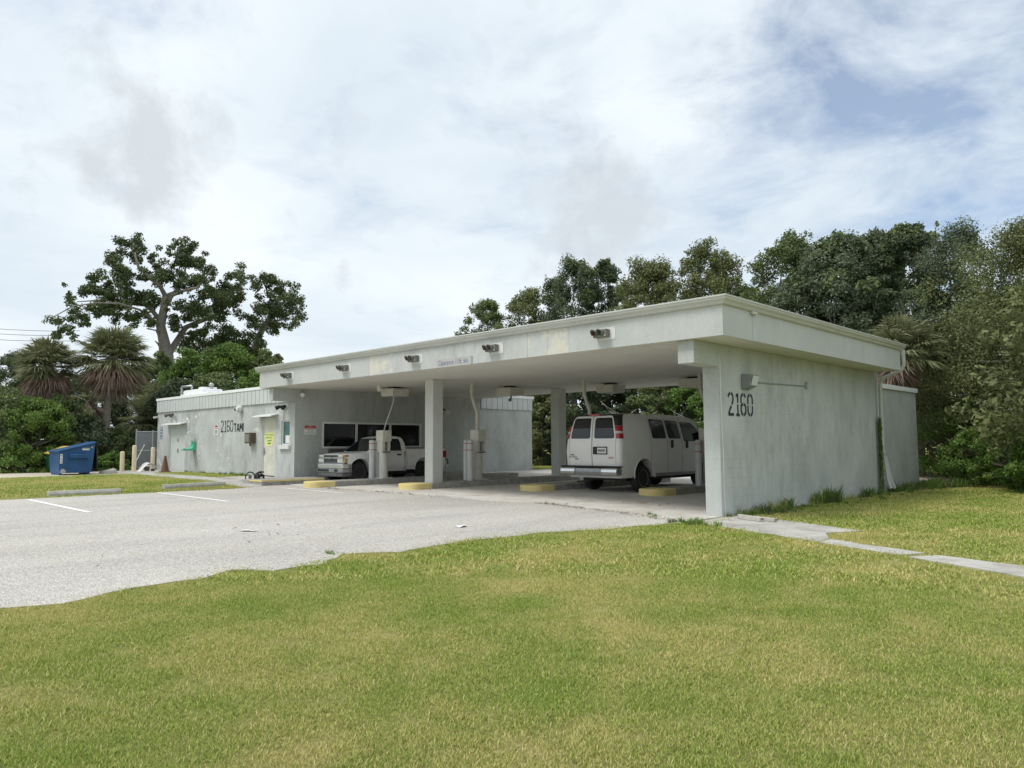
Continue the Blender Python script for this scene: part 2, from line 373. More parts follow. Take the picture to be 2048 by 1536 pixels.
def finish(o, parent, bevel=0, recalc=True):
    me = o.data
    if recalc:
        bm = bmesh.new(); bm.from_mesh(me); bmesh.ops.recalc_face_normals(bm, faces=bm.faces)
        if bevel:
            es = [e for e in bm.edges if len(e.link_faces) == 2 and e.calc_face_angle(0) > .6]
            bmesh.ops.bevel(bm, geom=es, offset=bevel, segments=2, affect='EDGES', profile=.5)
        bm.to_mesh(me); bm.free()
    COL.objects.link(o)
    if parent: o.parent = parent
def part(mb, name, mat, parent=None, world=False, bevel=0, recalc=True, label=None, stuff=False):
    me = bpy.data.meshes.new(name)
    off = parent.location if (world and parent) else Vector((0, 0, 0))
    me.from_pydata([(p[0] - off[0], p[1] - off[1], p[2] - off[2]) for p in mb.v], [], mb.f)
    me.polygons.foreach_set('use_smooth', mb.sm)
    me.materials.append(MATS[mat])
    o = bpy.data.objects.new(name, me); finish(o, parent, bevel, recalc)
    if any(mb.sm): o.data.set_sharp_from_angle(angle=math.radians(40))
    if label: o['label'] = label
    if stuff: o['kind'] = 'stuff'
    return o
def sub(mb, name, mat, par, **k):
    """a sub-part: par is a part whose own origin coincides with its thing's"""
    return part(mb, name, mat, par, **k)
def tag(o, label, cat, group=None, kind=None):
    if label: o['label'] = label
    if cat: o['category'] = cat
    if group: o['group'] = group
    if kind: o['kind'] = kind
    return o
def thing(name, label, cat, loc=(0, 0, 0), rz=0.0, group=None):
    o = bpy.data.objects.new(name, None); COL.objects.link(o); o.location = loc; o.rotation_euler = (0, 0, rz); o.empty_display_size = .2
    return tag(o, label, cat, group)
def copy_tree(o, parent=None):
    c = o.copy(); COL.objects.link(c); c.parent = parent
    for ch in list(o.children): copy_tree(ch, c)
    return c
def structure(o): o['kind'] = 'structure'; return o
def wsub(mb, off):   # world to local shift
    mb.v = [(p[0] - off[0], p[1] - off[1], p[2] - off[2]) for p in mb.v]; return mb
def sheet(name, poly, dz, mat, parent=None, thick=0.0, label=None):
    """ground-following polygon sheet"""
    bm = bmesh.new(); vs = [bm.verts.new((x, y, 0)) for x, y in poly]; f = bm.faces.new(vs)
    if f.normal.z < 0: f.normal_flip()
    for gx in GX:
        bmesh.ops.bisect_plane(bm, geom=bm.verts[:] + bm.edges[:] + bm.faces[:], plane_co=(gx, 0, 0), plane_no=(1, 0, 0))
    bmesh.ops.triangulate(bm, faces=bm.faces[:])
    bm.normal_update()
    for f in bm.faces:
        if f.normal.z < 0: f.normal_flip()
    if thick:
        r = bmesh.ops.extrude_face_region(bm, geom=bm.faces[:]); top = [v for v in r['geom'] if isinstance(v, bmesh.types.BMVert)]
        ts = set(top)
        for v in bm.verts: v.co.z = G(v.co.x) + (dz if v in ts else dz - thick)
        bmesh.ops.recalc_face_normals(bm, faces=bm.faces[:])
    else:
        for v in bm.verts: v.co.z = G(v.co.x) + dz
    me = bpy.data.meshes.new(name); bm.to_mesh(me); bm.free(); me.materials.append(MATS[mat])
    o = bpy.data.objects.new(name, me); COL.objects.link(o)
    if parent: o.parent = parent
    if label: o['label'] = label
    return o
def ragged(pts, step=.35, amp=.10, seed=1, closed=False):
    r = random.Random(seed); out = []; n = len(pts); m = n if closed else n - 1
    for i in range(m):
        a = Vector(pts[i]); b = Vector(pts[(i + 1) % n]); k = max(1, int((b - a).length / step)); q = (b - a).normalized(); q = Vector((-q.y, q.x))
        for j in range(k):
            p = a.lerp(b, j / k) + (q * r.uniform(-amp, amp) if j else q * 0); out.append((p.x, p.y))
    if not closed: out.append(tuple(pts[-1]))
    return out
def text_mb(txt, size, frame, lift=0.0, extrude=0.0, space=1.0, align='CENTER', shear=0):
    cu = bpy.data.curves.new('t', 'FONT'); cu.body = txt; cu.size = size; cu.space_character = space; cu.align_x = align; cu.align_y = 'CENTER'; cu.resolution_u = 3; cu.shear = shear
    o = bpy.data.objects.new('t', cu); COL.objects.link(o); dg = bpy.context.evaluated_depsgraph_get(); dg.update()
    me = o.evaluated_get(dg).to_mesh(); mb = MB()
    mb.add([frame(v.co.x, v.co.y, lift) for v in me.vertices], [tuple(p.vertices) for p in me.polygons])
    o.evaluated_get(dg).to_mesh_clear(); bpy.data.objects.remove(o); bpy.data.curves.remove(cu); return mb

# ------------------------------------------------------------------ the ground
def build_ground():
    xs = [-900, -300] + GX + [0, 300, 900]; ys = [-900, -60, 0, 30, 120, 900]
    mb = MB(); mb.add([(x, y, G(x)) for x in xs for y in ys], [(i * len(ys) + j, (i + 1) * len(ys) + j, (i + 1) * len(ys) + j + 1, i * len(ys) + j + 1) for i in range(len(xs) - 1) for j in range(len(ys) - 1)])
    structure(part(mb, 'ground', 'turf'))
build_ground()
LOT_E = [(-8.9, -9), (-8.6, -4), (-8.7, 1.2), (-8.3, 2.2), (-8.6, 2.9), (-8.6, 3.7), (-8.9, 4.2), (-8.5, 4.5), (-8.5, 5.2), (-9.0, 5.8), (-8.6, 6.5), (-8.8, 7.8), (-8.7, 8.6), (-8.6, 9.7), (-8.25, 10.6), (-8.0, 11.8), (-7.75, 12.75)]
LOT_E = ragged(LOT_E, .22, .05, 3)
LOT = LOT_E + [(-7.8, 13.4), (-24.6, 13.4), (-24.4, 12.3), (-23.2, 11.4), (-23.0, 11.2)] + ragged([(-22.9, 11.1), (-22.95, 8), (-22.9, 5), (-23.0, -9)], .4, .06, 5)
lot = structure(sheet('parking_lot', LOT, .012, 'lot', None, .06))
for yy, xa, xb, tl in ((5.08, -22.5, -17.5, 0), (8.38, -22.75, -18.1, 0), (11.95, -22.0, -18.5, .03)):
    sheet('parking_line', [(xa, yy - .06), (xb, yy - .06 + tl), (xb, yy + .06 + tl), (xa, yy + .06)], .017, 'linepaint', lot)
# the drive under the canopy: five lanes of cast slabs with open joints
DRV_Y = lambda x: float(np.interp(x, [-24.8, -22, -18, -15, -12.3, -11.7, -9.4, -7.7], [13.0, 12.9, 13.0, 13.05, 12.95, 13.5, 13.15, 12.75]))
drive = structure(sheet('drive_lane', [(-24.8, 13.36), (-7.72, 13.36), (-7.72, 28), (-24.8, 28)], .014, 'kerb'))
LX = [-24.8, -21.6, -18.35, -15.1, -11.7, -7.72]; LY = [None, 17.9, 22.6, 28]
for i in range(5):
    for j in range(3):
        x0, x1 = LX[i] + .012, LX[i + 1] - .012
        if j == 0:
            front = ragged([(x0, DRV_Y(x0)), ((x0 + x1) / 2, DRV_Y((x0 + x1) / 2)), (x1, DRV_Y(x1))], .3, .05, i + 20)
            poly = front + [(x1, LY[1] - .012), (x0, LY[1] - .012)]
        else: poly = [(x0, LY[j] + .012), (x1, LY[j] + .012), (x1, LY[j + 1] - .012), (x0, LY[j + 1] - .012)]
        sheet('concrete_slab', poly, .026, 'slab', drive, .03)
# apron and path right of the pier
apron = structure(sheet('apron', ragged([(-7.66, 12.78), (-4.75, 11.55)], .3, .04, 8) + ragged([(-4.75, 12.0), (-5.1, 12.75), (-4.75, 13.45)], .3, .06, 9) + [(-7.5, 14.7), (-7.66, 14.7)], .02, 'walk', None, .06))
path = structure(sheet('garden_path', ragged([(-4.72, 11.5), (-3.4, 10.95)], .3, .05, 10) + ragged([(-3.2, 11.35), (-4.72, 12.0)], .3, .06, 11), .02, 'walk', None, .06))
sheet('path_slab', ragged([(-3.25, 10.85), (-1.8, 10.1), (2.5, 7.8), (7, 5.4)], .35, .05, 12) + ragged([(7.4, 6.3), (2.9, 8.7), (-1.9, 11.0), (-3.0, 11.25)], .35, .06, 13), .02, 'walk', path, .06)
# sidewalk, door apron and the service road at the left
walk = structure(sheet('sidewalk', [(-34.6, 11.35), (-28, 11.3), (-24.6, 11.2), (-23.15, 11.3), (-23.2, 11.9), (-24.7, 12.4), (-27.6, 12.45), (-34.0, 12.35), (-34.0, 13.9), (-38.2, 13.9), (-38.6, 11.6)], .022, 'walk', None, .06))
sheet('door_pad', [(-27.6, 12.46), (-25.8, 12.43), (-24.84, 12.9), (-24.84, 13.92), (-27.6, 13.92)], .05, 'walk', walk, .08)
road = structure(sheet('service_road', ragged([(-33.7, 11.34), (-33.6, 8), (-34.2, 4), (-36, -12)], .5, .10, 14) + ragged([(-41, -12), (-39.2, 4), (-39.5, 10), (-38.9, 16), (-39, 40)], .5, .12, 15) + [(-38.4, 40), (-38.4, 11.4)], .012, 'road', None, .05))
backroad = structure(sheet('back_road', [(-60, 30.6), (-8, 30.6), (-8, 35.4), (-60, 35.4)], .012, 'road', None, .05))

# ------------------------------------------------------------------ the building
S = 3.6
bld = thing('drive_through_building', 'long pale grey-green single-storey block with flat drive-through canopy on square columns', 'building', (-24.82, 13.94, G(-24.82)))
def bpart(mb, name, mat, par=None, **k):
    o = part(wsub(mb, bld.location), name, mat, par or bld, **k); return o
def skin(u0, u1, z0, z1, holes, fr, depth):
    """wall face with real openings; fr(u, z, d) -> 3-D, d = depth into the wall"""
    us = sorted({u0, u1, *[h[0] for h in holes], *[h[1] for h in holes]}); zs = sorted({z0, z1, *[h[2] for h in holes], *[h[3] for h in holes]})
    mb = MB()
    for a, b in zip(us, us[1:]):
        for c, d in zip(zs, zs[1:]):
            m = ((a + b) / 2, (c + d) / 2)
            if any(h[0] < m[0] < h[1] and h[2] < m[1] < h[3] for h in holes): continue
            mb.quad(fr(a, c, 0), fr(b, c, 0), fr(b, d, 0), fr(a, d, 0))
    for h in holes:
        a, b, c, d = h
        for p, q in (((a, c), (b, c)), ((b, c), (b, d)), ((b, d), (a, d)), ((a, d), (a, c))):
            mb.quad(fr(*p, 0), fr(*q, 0), fr(*q, depth), fr(*p, depth))
    return mb
FY = 13.94; TX = -24.82; XL = -38.05; YB = 26.75
fr_front = lambda u, z, d: (u, FY + d, z)
fr_tell = lambda u, z, d: (TX - d, u, z)
DD = (-36.55, -34.67, .30, 2.46); DS = (-27.30, -26.27, .30, 2.55); WS = (-25.80, -25.18, 1.53, 2.45); WT = (15.08, 19.85, 1.40, 2.40)
bpart(skin(XL, TX, -.1, 3.14, [DD, DS, WS], fr_front, .12), 'front_wall', 'stucco_front', recalc=False)
bpart(skin(FY, YB, -.1, 3.14, [WT], fr_tell, .12), 'teller_wall', 'stucco', recalc=False)
mb = MB(); mb.box(XL + .001, TX - .26, FY + .26, YB - .001, -.1, 3.5); bpart(mb, 'inner_wall', 'stucco_shade')
mb = MB(); mb.quad((XL, FY, -.1), (XL, FY, 3.14), (XL, YB, 3.14), (XL, YB, -.1)); mb.quad((XL, YB, -.1), (XL, YB, 3.14), (TX, YB, 3.14), (TX, YB, -.1)); bpart(mb, 'back_wall', 'stucco', recalc=False)
# ribbed metal band and white coping round the parapet (canopy covers part of the teller side)
def siding(u0, u1, fr):
    mb = MB(); w = .33; n = max(1, round((u1 - u0) / w)); w = (u1 - u0) / n
    for i in range(n):
        a = u0 + i * w; b = a + w - .03
        for p, q, d in ((a, b, .06), (b, a + w, .004)):
            mb.add([fr(p, 3.14, -d), fr(q, 3.14, -d), fr(q, 3.70, -d), fr(p, 3.70, -d), fr(p, 3.14, 0), fr(q, 3.14, 0), fr(q, 3.70, 0), fr(p, 3.70, 0)],
                   [(0, 1, 2, 3), (4, 5, 1, 0), (1, 5, 6, 2), (4, 0, 3, 7), (3, 2, 6, 7)])
    return mb
bpart(siding(XL, TX, fr_front), 'metal_siding', 'siding', stuff=True, recalc=True)
bpart(siding(23.3, YB, fr_tell), 'metal_siding', 'siding', stuff=True, recalc=True)
mb = MB(); mb.box(XL - .08, -25.1, FY - .085, FY + .30, 3.70, 3.82); mb.box(TX - .3, TX + .085, 23.3, YB + .08, 3.70, 3.82); mb.box(XL - .08, XL + .3, FY + .30, YB + .08, 3.70, 3.82); mb.box(XL + .3, TX - .3, YB - .3, YB + .08, 3.70, 3.82)
bpart(mb, 'coping', 'coping', bevel=.012)
mb = MB(); mb.box(XL + .02, TX - .02, FY + .02, YB - .02, 3.40, 3.60); bpart(mb, 'roof', 'roofing')
# canopy roof slab: soffit, fascia boards of front and side, gutter
CX0, CX1, CY0, CY1 = -25.55, -6.96, 12.9, 23.3
mb = MB(); mb.box(CX0 + .04, CX1 - .04, CY0 + .04, CY1 - .04, S + .012, 4.22); bpart(mb, 'canopy_roof', 'roofing')
# soffit sheets with fine open joints
soff = MB(); sx = [CX0 + .04, -21.45, -17.1, -12.9, -9.0, CX1 - .04]; sy = [CY0 + .04, 16.4, 19.8, CY1 - .04]
for i in range(5):
    for j in range(3):
        o = MB(); o.box(sx[i] + .005, sx[i + 1] - .005, sy[j] + .005, sy[j + 1] - .005, S, S + .011); bpart(o, 'soffit_panel', 'soffit')
fx = [CX0, -21.44, -18.64, -18.05, -17.47, -14.76, -12.10, -11.45, -10.81, CX1]
for i in range(9):
    o = MB(); p = i in (2, 3, 6, 7); o.box(fx[i] + .003, fx[i + 1] - .003, CY0 + (.003 if p else 0), CY0 + .04, S - .003, 4.24); bpart(o, 'fascia_panel', 'patch' if p else 'fascia')
for a, b in ((CY0 + .001, 14.1), (14.11, CY1)):
    o = MB(); o.box(CX1 - .04, CX1, a + .04 * (a < 13), b, S - .003, 4.24); bpart(o, 'fascia_panel', 'fascia')
o = MB(); o.box(CX0, CX0 + .04, CY0 + .04, CY1, S - .003, 4.24); bpart(o, 'fascia_panel', 'fascia')
o = MB(); o.box(CX0 + .04, CX1 - .04, CY1 - .04, CY1, S - .003, 4.24); bpart(o, 'fascia_panel', 'fascia')
# gutter: ogee profile swept round the front and the right side
gp = [(0, 4.19), (.035, 4.19), (.06, 4.205), (.075, 4.235), (.085, 4.25), (.10, 4.26), (.125, 4.285), (.135, 4.325), (.15, 4.33), (.15, 4.36), (.0, 4.365)]
mb = MB(); vs = []
for ex, ey, sxn in ((CX0 - .12, 0, 0), (CX1, 1, 1), (CX1, CY1 + .15, 2)):
    for d, z in gp:
        vs.append((ex, CY0 - d, z) if sxn == 0 else (CX1 + d, CY0 - d, z) if sxn == 1 else (CX1 + d, ey, z))
n = len(gp)
mb.add(vs, [(s * n + k, s * n + k + 1, (s + 1) * n + k + 1, (s + 1) * n + k) for s in range(2) for k in range(n - 1)] + [tuple(range(n)), tuple(range(2 * n, 3 * n))])
bpart(mb, 'gutter', 'gutter')
o = MB(); o.box(CX1 + .004, CX1 + .07, 14.02, 14.22, 4.13, 4.19); bpart(o, 'gutter_bracket', 'gutter', bevel=.01)
# pier wall and its beam, beam on the teller side
mb = MB(); mb.prism([(13.04, 3.13), (14.0, 3.13), (14.0, -.2), (23.62, -.2), (23.62, S), (13.04, S)], 0, -8.06, -7.69); pier = bpart(mb, 'pier_wall', 'stucco', bevel=.012)
mb = MB(); mb.box(-25.06, -24.80, 13.04, 13.93, 3.13, S); mb.box(-25.06, -24.80, 13.93, 23.28, 3.1401, S); bpart(mb, 'canopy_beam', 'stucco')
mb = MB(); mb.tube([(-7.683, 14.06, 3.35), (-7.68, 14.05, 2.9), (-7.683, 14.065, 2.0), (-7.68, 14.10, 1.2), (-7.683, 14.09, .5), (-7.68, 14.13, .04)], .012, 6); bpart(mb, 'sealed_crack', 'whitepaint')
for cy, zt in ((15.02, 0), (21.1, 0)):
    o = MB(); o.box(-18.60, -18.20, cy, cy + .42, .1, S); bpart(o, 'column', 'column_paint', bevel=.015)
# closet wall behind the pier
mb = MB(); mb.box(-10.2, -7.75, 23.64, 27.35, -.2, 3.16); bpart(mb, 'rear_wall', 'stucco', bevel=.01)
mb = MB(); mb.box(-10.26, -7.69, 23.64, 27.41, 3.161, 3.30); bpart(mb, 'coping', 'coping', bevel=.008)
# downspout at the pier's far corner, split at the foot
mb = MB(); mb.tube([(-6.90, 23.40, 4.2), (-6.90, 23.42, 3.78), (-6.98, 23.44, 3.62), (-7.25, 23.47, 3.52), (-7.52, 23.50, 3.42), (-7.60, 23.50, 3.25), (-7.61, 23.50, 1.35), (-7.60, 23.53, 1.2)], .052, 8)
mb.tube([(-7.64, 23.33, 3.58), (-7.64, 23.33, .6)], .022, 6)
bpart(mb, 'downspout', 'gutter')
mb = MB()
for k, (bx, bw) in enumerate(((-7.60, .05), (-7.56, .045))):
    mb.tube([(bx, 23.54 + k * .05, 1.12), (bx + .03, 23.60 + .06 * k, .75), (bx + .06, 23.62 + k * .12, .4), (bx + .13, 23.62 + .2 * k, .16)], [.03, bw, bw * 1.2, bw * 1.1], 6)
bpart(mb, 'split_downspout', 'gutter', label='crumpled split foot of the downspout')
# doors
mb = MB(); mb.box(DD[0] + .05, (DD[0] + DD[1]) / 2 - .004, FY + .06, FY + .10, DD[2] + .02, DD[3] - .06); d1 = bpart(mb, 'door', 'doorpaint', bevel=.005)
mb = MB(); mb.box((DD[0] + DD[1]) / 2 + .004, DD[1] - .05, FY + .06, FY + .10, DD[2] + .02, DD[3] - .06); d2 = bpart(mb, 'door', 'doorpaint', bevel=.005)
mb = MB(); mb.box(DD[0], DD[0] + .05, FY + .02, FY + .12, DD[2], DD[3]); mb.box(DD[1] - .05, DD[1], FY + .02, FY + .12, DD[2], DD[3]); mb.box(DD[0] + .05, DD[1] - .05, FY + .02, FY + .12, DD[3] - .06, DD[3]); bpart(mb, 'door_frame', 'doorpaint')
mb = MB(); m_ = (DD[0] + DD[1]) / 2; dl = MB(); dl.box(m_ - .03, m_ + .03, FY + .035, FY + .059, 1.72, 1.86); sub(wsub(dl, bld.location), 'deadbolt', 'steel', d2); mb.box(m_ + .0, m_ + .055, FY + .03, FY + .059, 1.20, 1.38); mb.tube([(m_ + .02, FY + .032, 1.3), (m_ + .03, FY + .005, 1.3), (m_ + .13, FY + .005, 1.3)], .012, 6); sub(wsub(mb, bld.location), 'handle', 'steel', d2)
mb = MB(); mb.box(DS[0] + .05, DS[1] - .05, FY + .05, FY + .09, DS[2] + .06, DS[3] - .06); d3 = bpart(mb, 'door', 'cream_door', bevel=.005, label='weathered cream steel door with a yellow notice')
mb = MB(); mb.box(DS[0], DS[0] + .05, FY + .02, FY + .12, DS[2], DS[3]); mb.box(DS[1] - .05, DS[1], FY + .02, FY + .12, DS[2], DS[3]); mb.box(DS[0] + .05, DS[1] - .05, FY + .02, FY + .12, DS[3] - .06, DS[3]); bpart(mb, 'door_frame', 'doorpaint')
mb = MB(); mb.tube([(DS[0] + .12, FY + .048, 1.28), (DS[0] + .12, FY + .022, 1.28), (DS[0] + .14, FY + .012, 1.28), (DS[0] + .24, FY + .012, 1.28)], .014, 6); hp = MB(); hp.box(DS[0] + .09, DS[0] + .15, FY + .035, FY + .049, 1.15, 1.42); sub(wsub(hp, bld.location), 'handle_plate', 'steel', d3); sub(wsub(mb, bld.location), 'handle', 'steel', d3)
for z in (.55, 1.35, 2.15):
    o = MB(); o.tube([(DS[1] - .05, FY + .035, z), (DS[1] - .05, FY + .035, z + .14)], .014, 6); sub(wsub(o, bld.location), 'hinge', 'darkgrey', d3)
o = MB(); o.box(DS[0] + .05, DS[1] - .05, FY + .04, FY + .10, DS[2] + .01, DS[2] + .055); bpart(o, 'threshold', 'brownbox')
for a, b, z in ((-36.75, -34.52, 2.50), (-27.55, -26.05, 2.62)):
    o = MB(); o.prism([(FY - .001, z + .10), (FY - .30, z + .03), (FY - .31, z - .01), (FY - .001, z + .06)], 0, a, b); bpart(o, 'drip_hood', 'whitepaint')
# small window beside the door
mb = MB(); a, b, c, d = WS
mb.box(a, a + .05, FY + .04, FY + .10, c, d); mb.box(b - .05, b, FY + .04, FY + .10, c, d); mb.box(a + .05, b - .05, FY + .04, FY + .10, c, c + .05); mb.box(a + .05, b - .05, FY + .04, FY + .10, d - .05, d); w1 = bpart(mb, 'window', 'whitepaint')
mb = MB(); mb.box(a + .05, b - .05, FY + .065, FY + .08, c + .05, d - .05); sub(wsub(mb, bld.location), 'pane', 'glass_teal', w1)
mb = MB(); mb.box(a + .22, b - .10, FY + .055, FY + .064, c + .07, c + .36); sub(wsub(mb, bld.location), 'paper_notice', 'signwhite', w1)
mb = MB(); mb.box(a - .08, b + .08, FY - .09, FY - .002, c - .15, c - .005); sub(wsub(mb, bld.location), 'sill', 'whitepaint', w1)
# teller window: three big dark panes in a pale frame, deal drawer below
a, b, c, d = WT; mb = MB()
mb.box(TX - .10, TX + .02, a, a + .07, c, d); mb.box(TX - .10, TX + .02, b - .07, b, c, d)
mb.box(TX - .10, TX + .02, a + .07, b - .07, d - .07, d); mb.box(TX - .10, TX + .035, a + .07, b - .07, c, c + .06)
for m_ in (16.63, 18.25): mb.box(TX - .09, TX + .012, m_ - .035, m_ + .035, c + .06, d - .07)
w2 = bpart(mb, 'window', 'whitepaint')
for p, q in ((a + .07, 16.595), (16.665, 18.215), (18.285, b - .07)):
    o = MB(); o.box(TX - .075, TX - .06, p, q, c + .06, d - .07); sub(wsub(o, bld.location), 'pane', 'glass_pane', w2)
mb = MB(); mb.box(TX + .002, TX + .12, 15.35, 16.35, 1.20, 1.37); bpart(mb, 'deal_drawer', 'darkgrey', bevel=.01)
# stencilled numbers: flat paint laid on the wall
def arc(cx, cy, rx, ry, a0, a1, n=9): return [(cx + rx * math.cos(math.radians(a0 + (a1 - a0) * i / n)), cy + ry * math.sin(math.radians(a0 + (a1 - a0) * i / n))) for i in range(n + 1)]
ST = {'2': [arc(.25, .76, .2, .19, 175, 98), arc(.25, .76, .2, .19, 82, -8) + [(.42, .60), (.34, .47)], [(.30, .41), (.14, .22), (.06, .07)], [(.03, .05), (.50, .05)]],
      '1': [[(.10, .84), (.21, .92)], [(.24, .97), (.24, .56)], [(.24, .50), (.24, .10)], [(.08, .04), (.40, .04)]],
      '6': [arc(.26, .74, .2, .21, 20, 82), arc(.26, .74, .2, .21, 98, 180) + [(.06, .56)], [(.06, .50), (.06, .24)] + arc(.26, .25, .2, .2, 180, 262), arc(.26, .25, .2, .2, 278, 360) + [(.46, .36)] + arc(.26, .36, .2, .16, 0, 82), arc(.26, .36, .2, .16, 98, 150)],
      '0': [arc(.26, .74, .2, .21, 82, 0) + [(.46, .53)], [(.46, .47), (.46, .26)] + arc(.26, .26, .2, .21, 0, -82), arc(.26, .26, .2, .21, -98, -180) + [(.06, .47)], [(.06, .53), (.06, .74)] + arc(.26, .74, .2, .21, 180, 98)],
      'T': [[(.02, .94), (.48, .94)], [(.25, .86), (.25, .0)]], 'A': [[(.02, .0), (.20, .97)], [(.30, .97), (.48, .0)], [(.12, .30), (.38, .30)]],
      'M': [[(.05, .0), (.05, 1.0)], [(.10, .98), (.26, .35)], [(.30, .35), (.46, .98)], [(.51, .0), (.51, 1.0)]], 'I': [[(.12, .0), (.12, 1.0)]]}
def stencil(txt, size, w, frame, pitch=.60, thick=.128):
    mb = MB(); u = 0
    for ch in txt:
        for st in ST[ch]: mb.ribbon([(u + p[0] * w, p[1] * size) for p in st], thick * size, .004, frame)
        u += (pitch if ch not in '1I' else pitch * .78) * w
    return mb
bpart(stencil('2160', .50, .52, lambda u, v, h: (-7.69 + h, 14.36 + u, 2.11 + v)), 'painted_number', 'ink', recalc=False)
bpart(stencil('2160', .50, .53, lambda u, v, h: (-30.98 + u, FY - h, 2.08 + v)), 'painted_number', 'ink', recalc=False, label='worn stencilled number on the front wall')
bpart(stencil('TAMI', .34, .44, lambda u, v, h: (-29.75 + u, FY - h, 2.08 + v), thick=.21), 'painted_name', 'ink', recalc=False)
mb = MB()
for x, z, r in ((-36.9, 1.0, .05), (-34.5, 2.75, .12), (-34.35, 2.62, .07), (-34.9, 2.70, .06), (-33.2, 1.7, .05), (-33.1, 1.2, .05), (-33.05, .95, .05), (-30.2, 1.0, .05), (-30.1, .75, .05), (-33.0, 1.5, .04), (-34.6, 2.1, .035), (-35.0, 2.3, .03), (-29.2, 2.9, .05), (-28.9, 2.6, .06), (-29.4, 2.75, .035)):
    k = 9; ph = random.random() * 6
    mb.add([(x + r * (1 + .5 * math.sin(3 * t + ph)) * math.cos(t), FY - .003, z + .8 * r * (1 + .5 * math.cos(2 * t + ph)) * math.sin(t)) for t in [2 * math.pi * i / k for i in range(k)]], [tuple(range(k))])
bpart(mb, 'flaked_paint', 'signwhite', recalc=False, stuff=True)

# ------------------------------------------------------------------ islands, bollards, teller stations, lamps
def island(cx, y0, y1, hw, label, h=.20, nose=.85):
    z0 = G(cx); t = thing('concrete_island', label, 'island', (cx, y0, z0), 0, 'raised concrete islands between the drive lanes')
    outl = [(hw * math.cos(a), hw * .85 + hw * .85 * math.sin(a)) for a in np.linspace(math.pi, 2 * math.pi, 15)]
    mb = MB(); mb.prism(outl + [(hw, nose), (-hw, nose)], 2, -.1, h); part(mb, 'painted_nose', 'kerbyellow', t, bevel=.02)
    mb = MB(); mb.prism([(-hw + .004, nose + .001), (hw - .004, nose + .001), (hw - .004, y1 - y0), (-hw + .004, y1 - y0)], 2, -.1, h - .003); part(mb, 'kerb_body', 'kerb', t, bevel=.02)
    return t
ISL = [(-21.6, 12.55, 22.0, .42, 'concrete island with yellow nose beside the white pickup'), (-18.38, 13.95, 22.9, .42, 'long concrete island with yellow nose carrying both square columns'),
       (-15.15, 16.0, 23.2, .42, 'concrete island with yellow nose left of the white van'), (-11.65, 17.1, 23.4, .42, 'concrete island with yellow nose between white van and pier wall')]
for a in ISL: island(*a)
t = thing('raised_walkway', 'low concrete walkway with worn yellow edge below the teller window corner', 'walkway', (-24.0, 13.1, G(-24)))
mb = MB(); mb.box(-24.75, -23.36, 11.95, 14.35, .05, .36); mb.box(-24.75, -24.3, 14.35, 22.6, .05, .36); part(mb, 'walkway_body', 'kerb', t, world=True, bevel=.015)
mb = MB(); mb.box(-23.36, -23.345, 11.95, 14.3, .31, .364); mb.box(-24.2, -23.345, 11.93, 11.949, .31, .364); part(mb, 'yellow_edge', 'kerbyellow', t, world=True)
def bollard(x, y, z, h, r, label, group, mat='bollard_grey', bands=True, lean=0.0):
    t = thing('bollard', label, 'bollard', (x, y, z), 0, group); t.rotation_euler = (0, lean, 0)
    mb = MB(); mb.lathe([(r, -.05), (r, h - r * .6), (r * .92, h - r * .3), (r * .7, h - r * .08), (r * .3, h)], (0, 0, 0), 'z', 20); part(mb, 'post', mat, t)
    if bands:
        for zz in (h - .14, h - .36):
            o = MB(); o.lathe([(r + .003, zz), (r + .003, zz + .022)], (0, 0, 0), 'z', 20); part(o, 'red_band', 'redband', t)
    return t
gb = 'white bollards with red bands guarding the teller stations'
def station(x, y, z, label):
    t = thing('teller_station', label, 'teller station', (x, y, z), 0, 'pneumatic tube teller stations on the islands')
    mb = MB(); mb.box(-.26, .26, -.24, .24, -.02, .03); part(mb, 'base_plate', 'offwhite', t, bevel=.01)
    mb = MB(); mb.lathe([(.16, .03), (.16, .92)], (0, 0, 0), 'z', 20); part(mb, 'pedestal', 'offwhite', t)
    mb = MB(); mb.box(-.17, .17, -.17, -.06, .92, 1.30); mb.box(-.17, .17, .10, .17, .92, 1.30); mb.box(-.17, -.06, -.06, .10, .92, 1.30); mb.box(-.06, .17, -.06, .10, 1.27, 1.30); mb.box(-.06, .17, -.06, .10, .92, .96); part(mb, 'carrier_bay', 'offwhite', t)
    mb = MB(); mb.box(-.055, .02, -.055, .095, .965, 1.265); part(mb, 'bay_recess', 'darkgrey', t)
    mb = MB(); mb.tube([(.07, .02, .97), (.07, .02, 1.2)], .05, 10); part(mb, 'carrier', 'brownface', t)
    mb = MB(); mb.box(-.19, .22, -.19, .19, 1.301, 1.68); part(mb, 'head_box', 'offwhite', t, bevel=.02)
    mb = MB(); mb.box(.171, .24, -.16, .14, .90, .935); part(mb, 'tray', 'darkgrey', t)
    return t
ZI = .20
for x, y, l in ((-21.89, 15.30, 'white bollard with red bands beside the teller station nearest the pickup cab'), (-21.93, 15.57, 'white bollard half hidden by the teller station beside the pickup door'),
                (-18.68, 16.88, 'white bollard with red bands behind the front column, left of a pair'), (-18.30, 16.70, 'white bollard with red bands behind the front column, right of a pair'),
                (-15.3, 18.9, 'white bollard seen behind the left rear wheel of the van'), (-11.52, 19.65, 'white bollard with red bands between van door and pier wall')):
    bollard(x, y, G(x) + ZI - .004, 1.35, .10, l, gb)
station(-21.62, 15.60, G(-21.6) + ZI, 'cream pneumatic teller station standing in front of the pickup door')
station(-18.60, 17.33, G(-18.4) + ZI, 'cream pneumatic teller station between the two columns, under a curved pipe')
station(-15.2, 19.75, G(-15.2) + ZI, 'cream pneumatic teller station hidden behind the van')
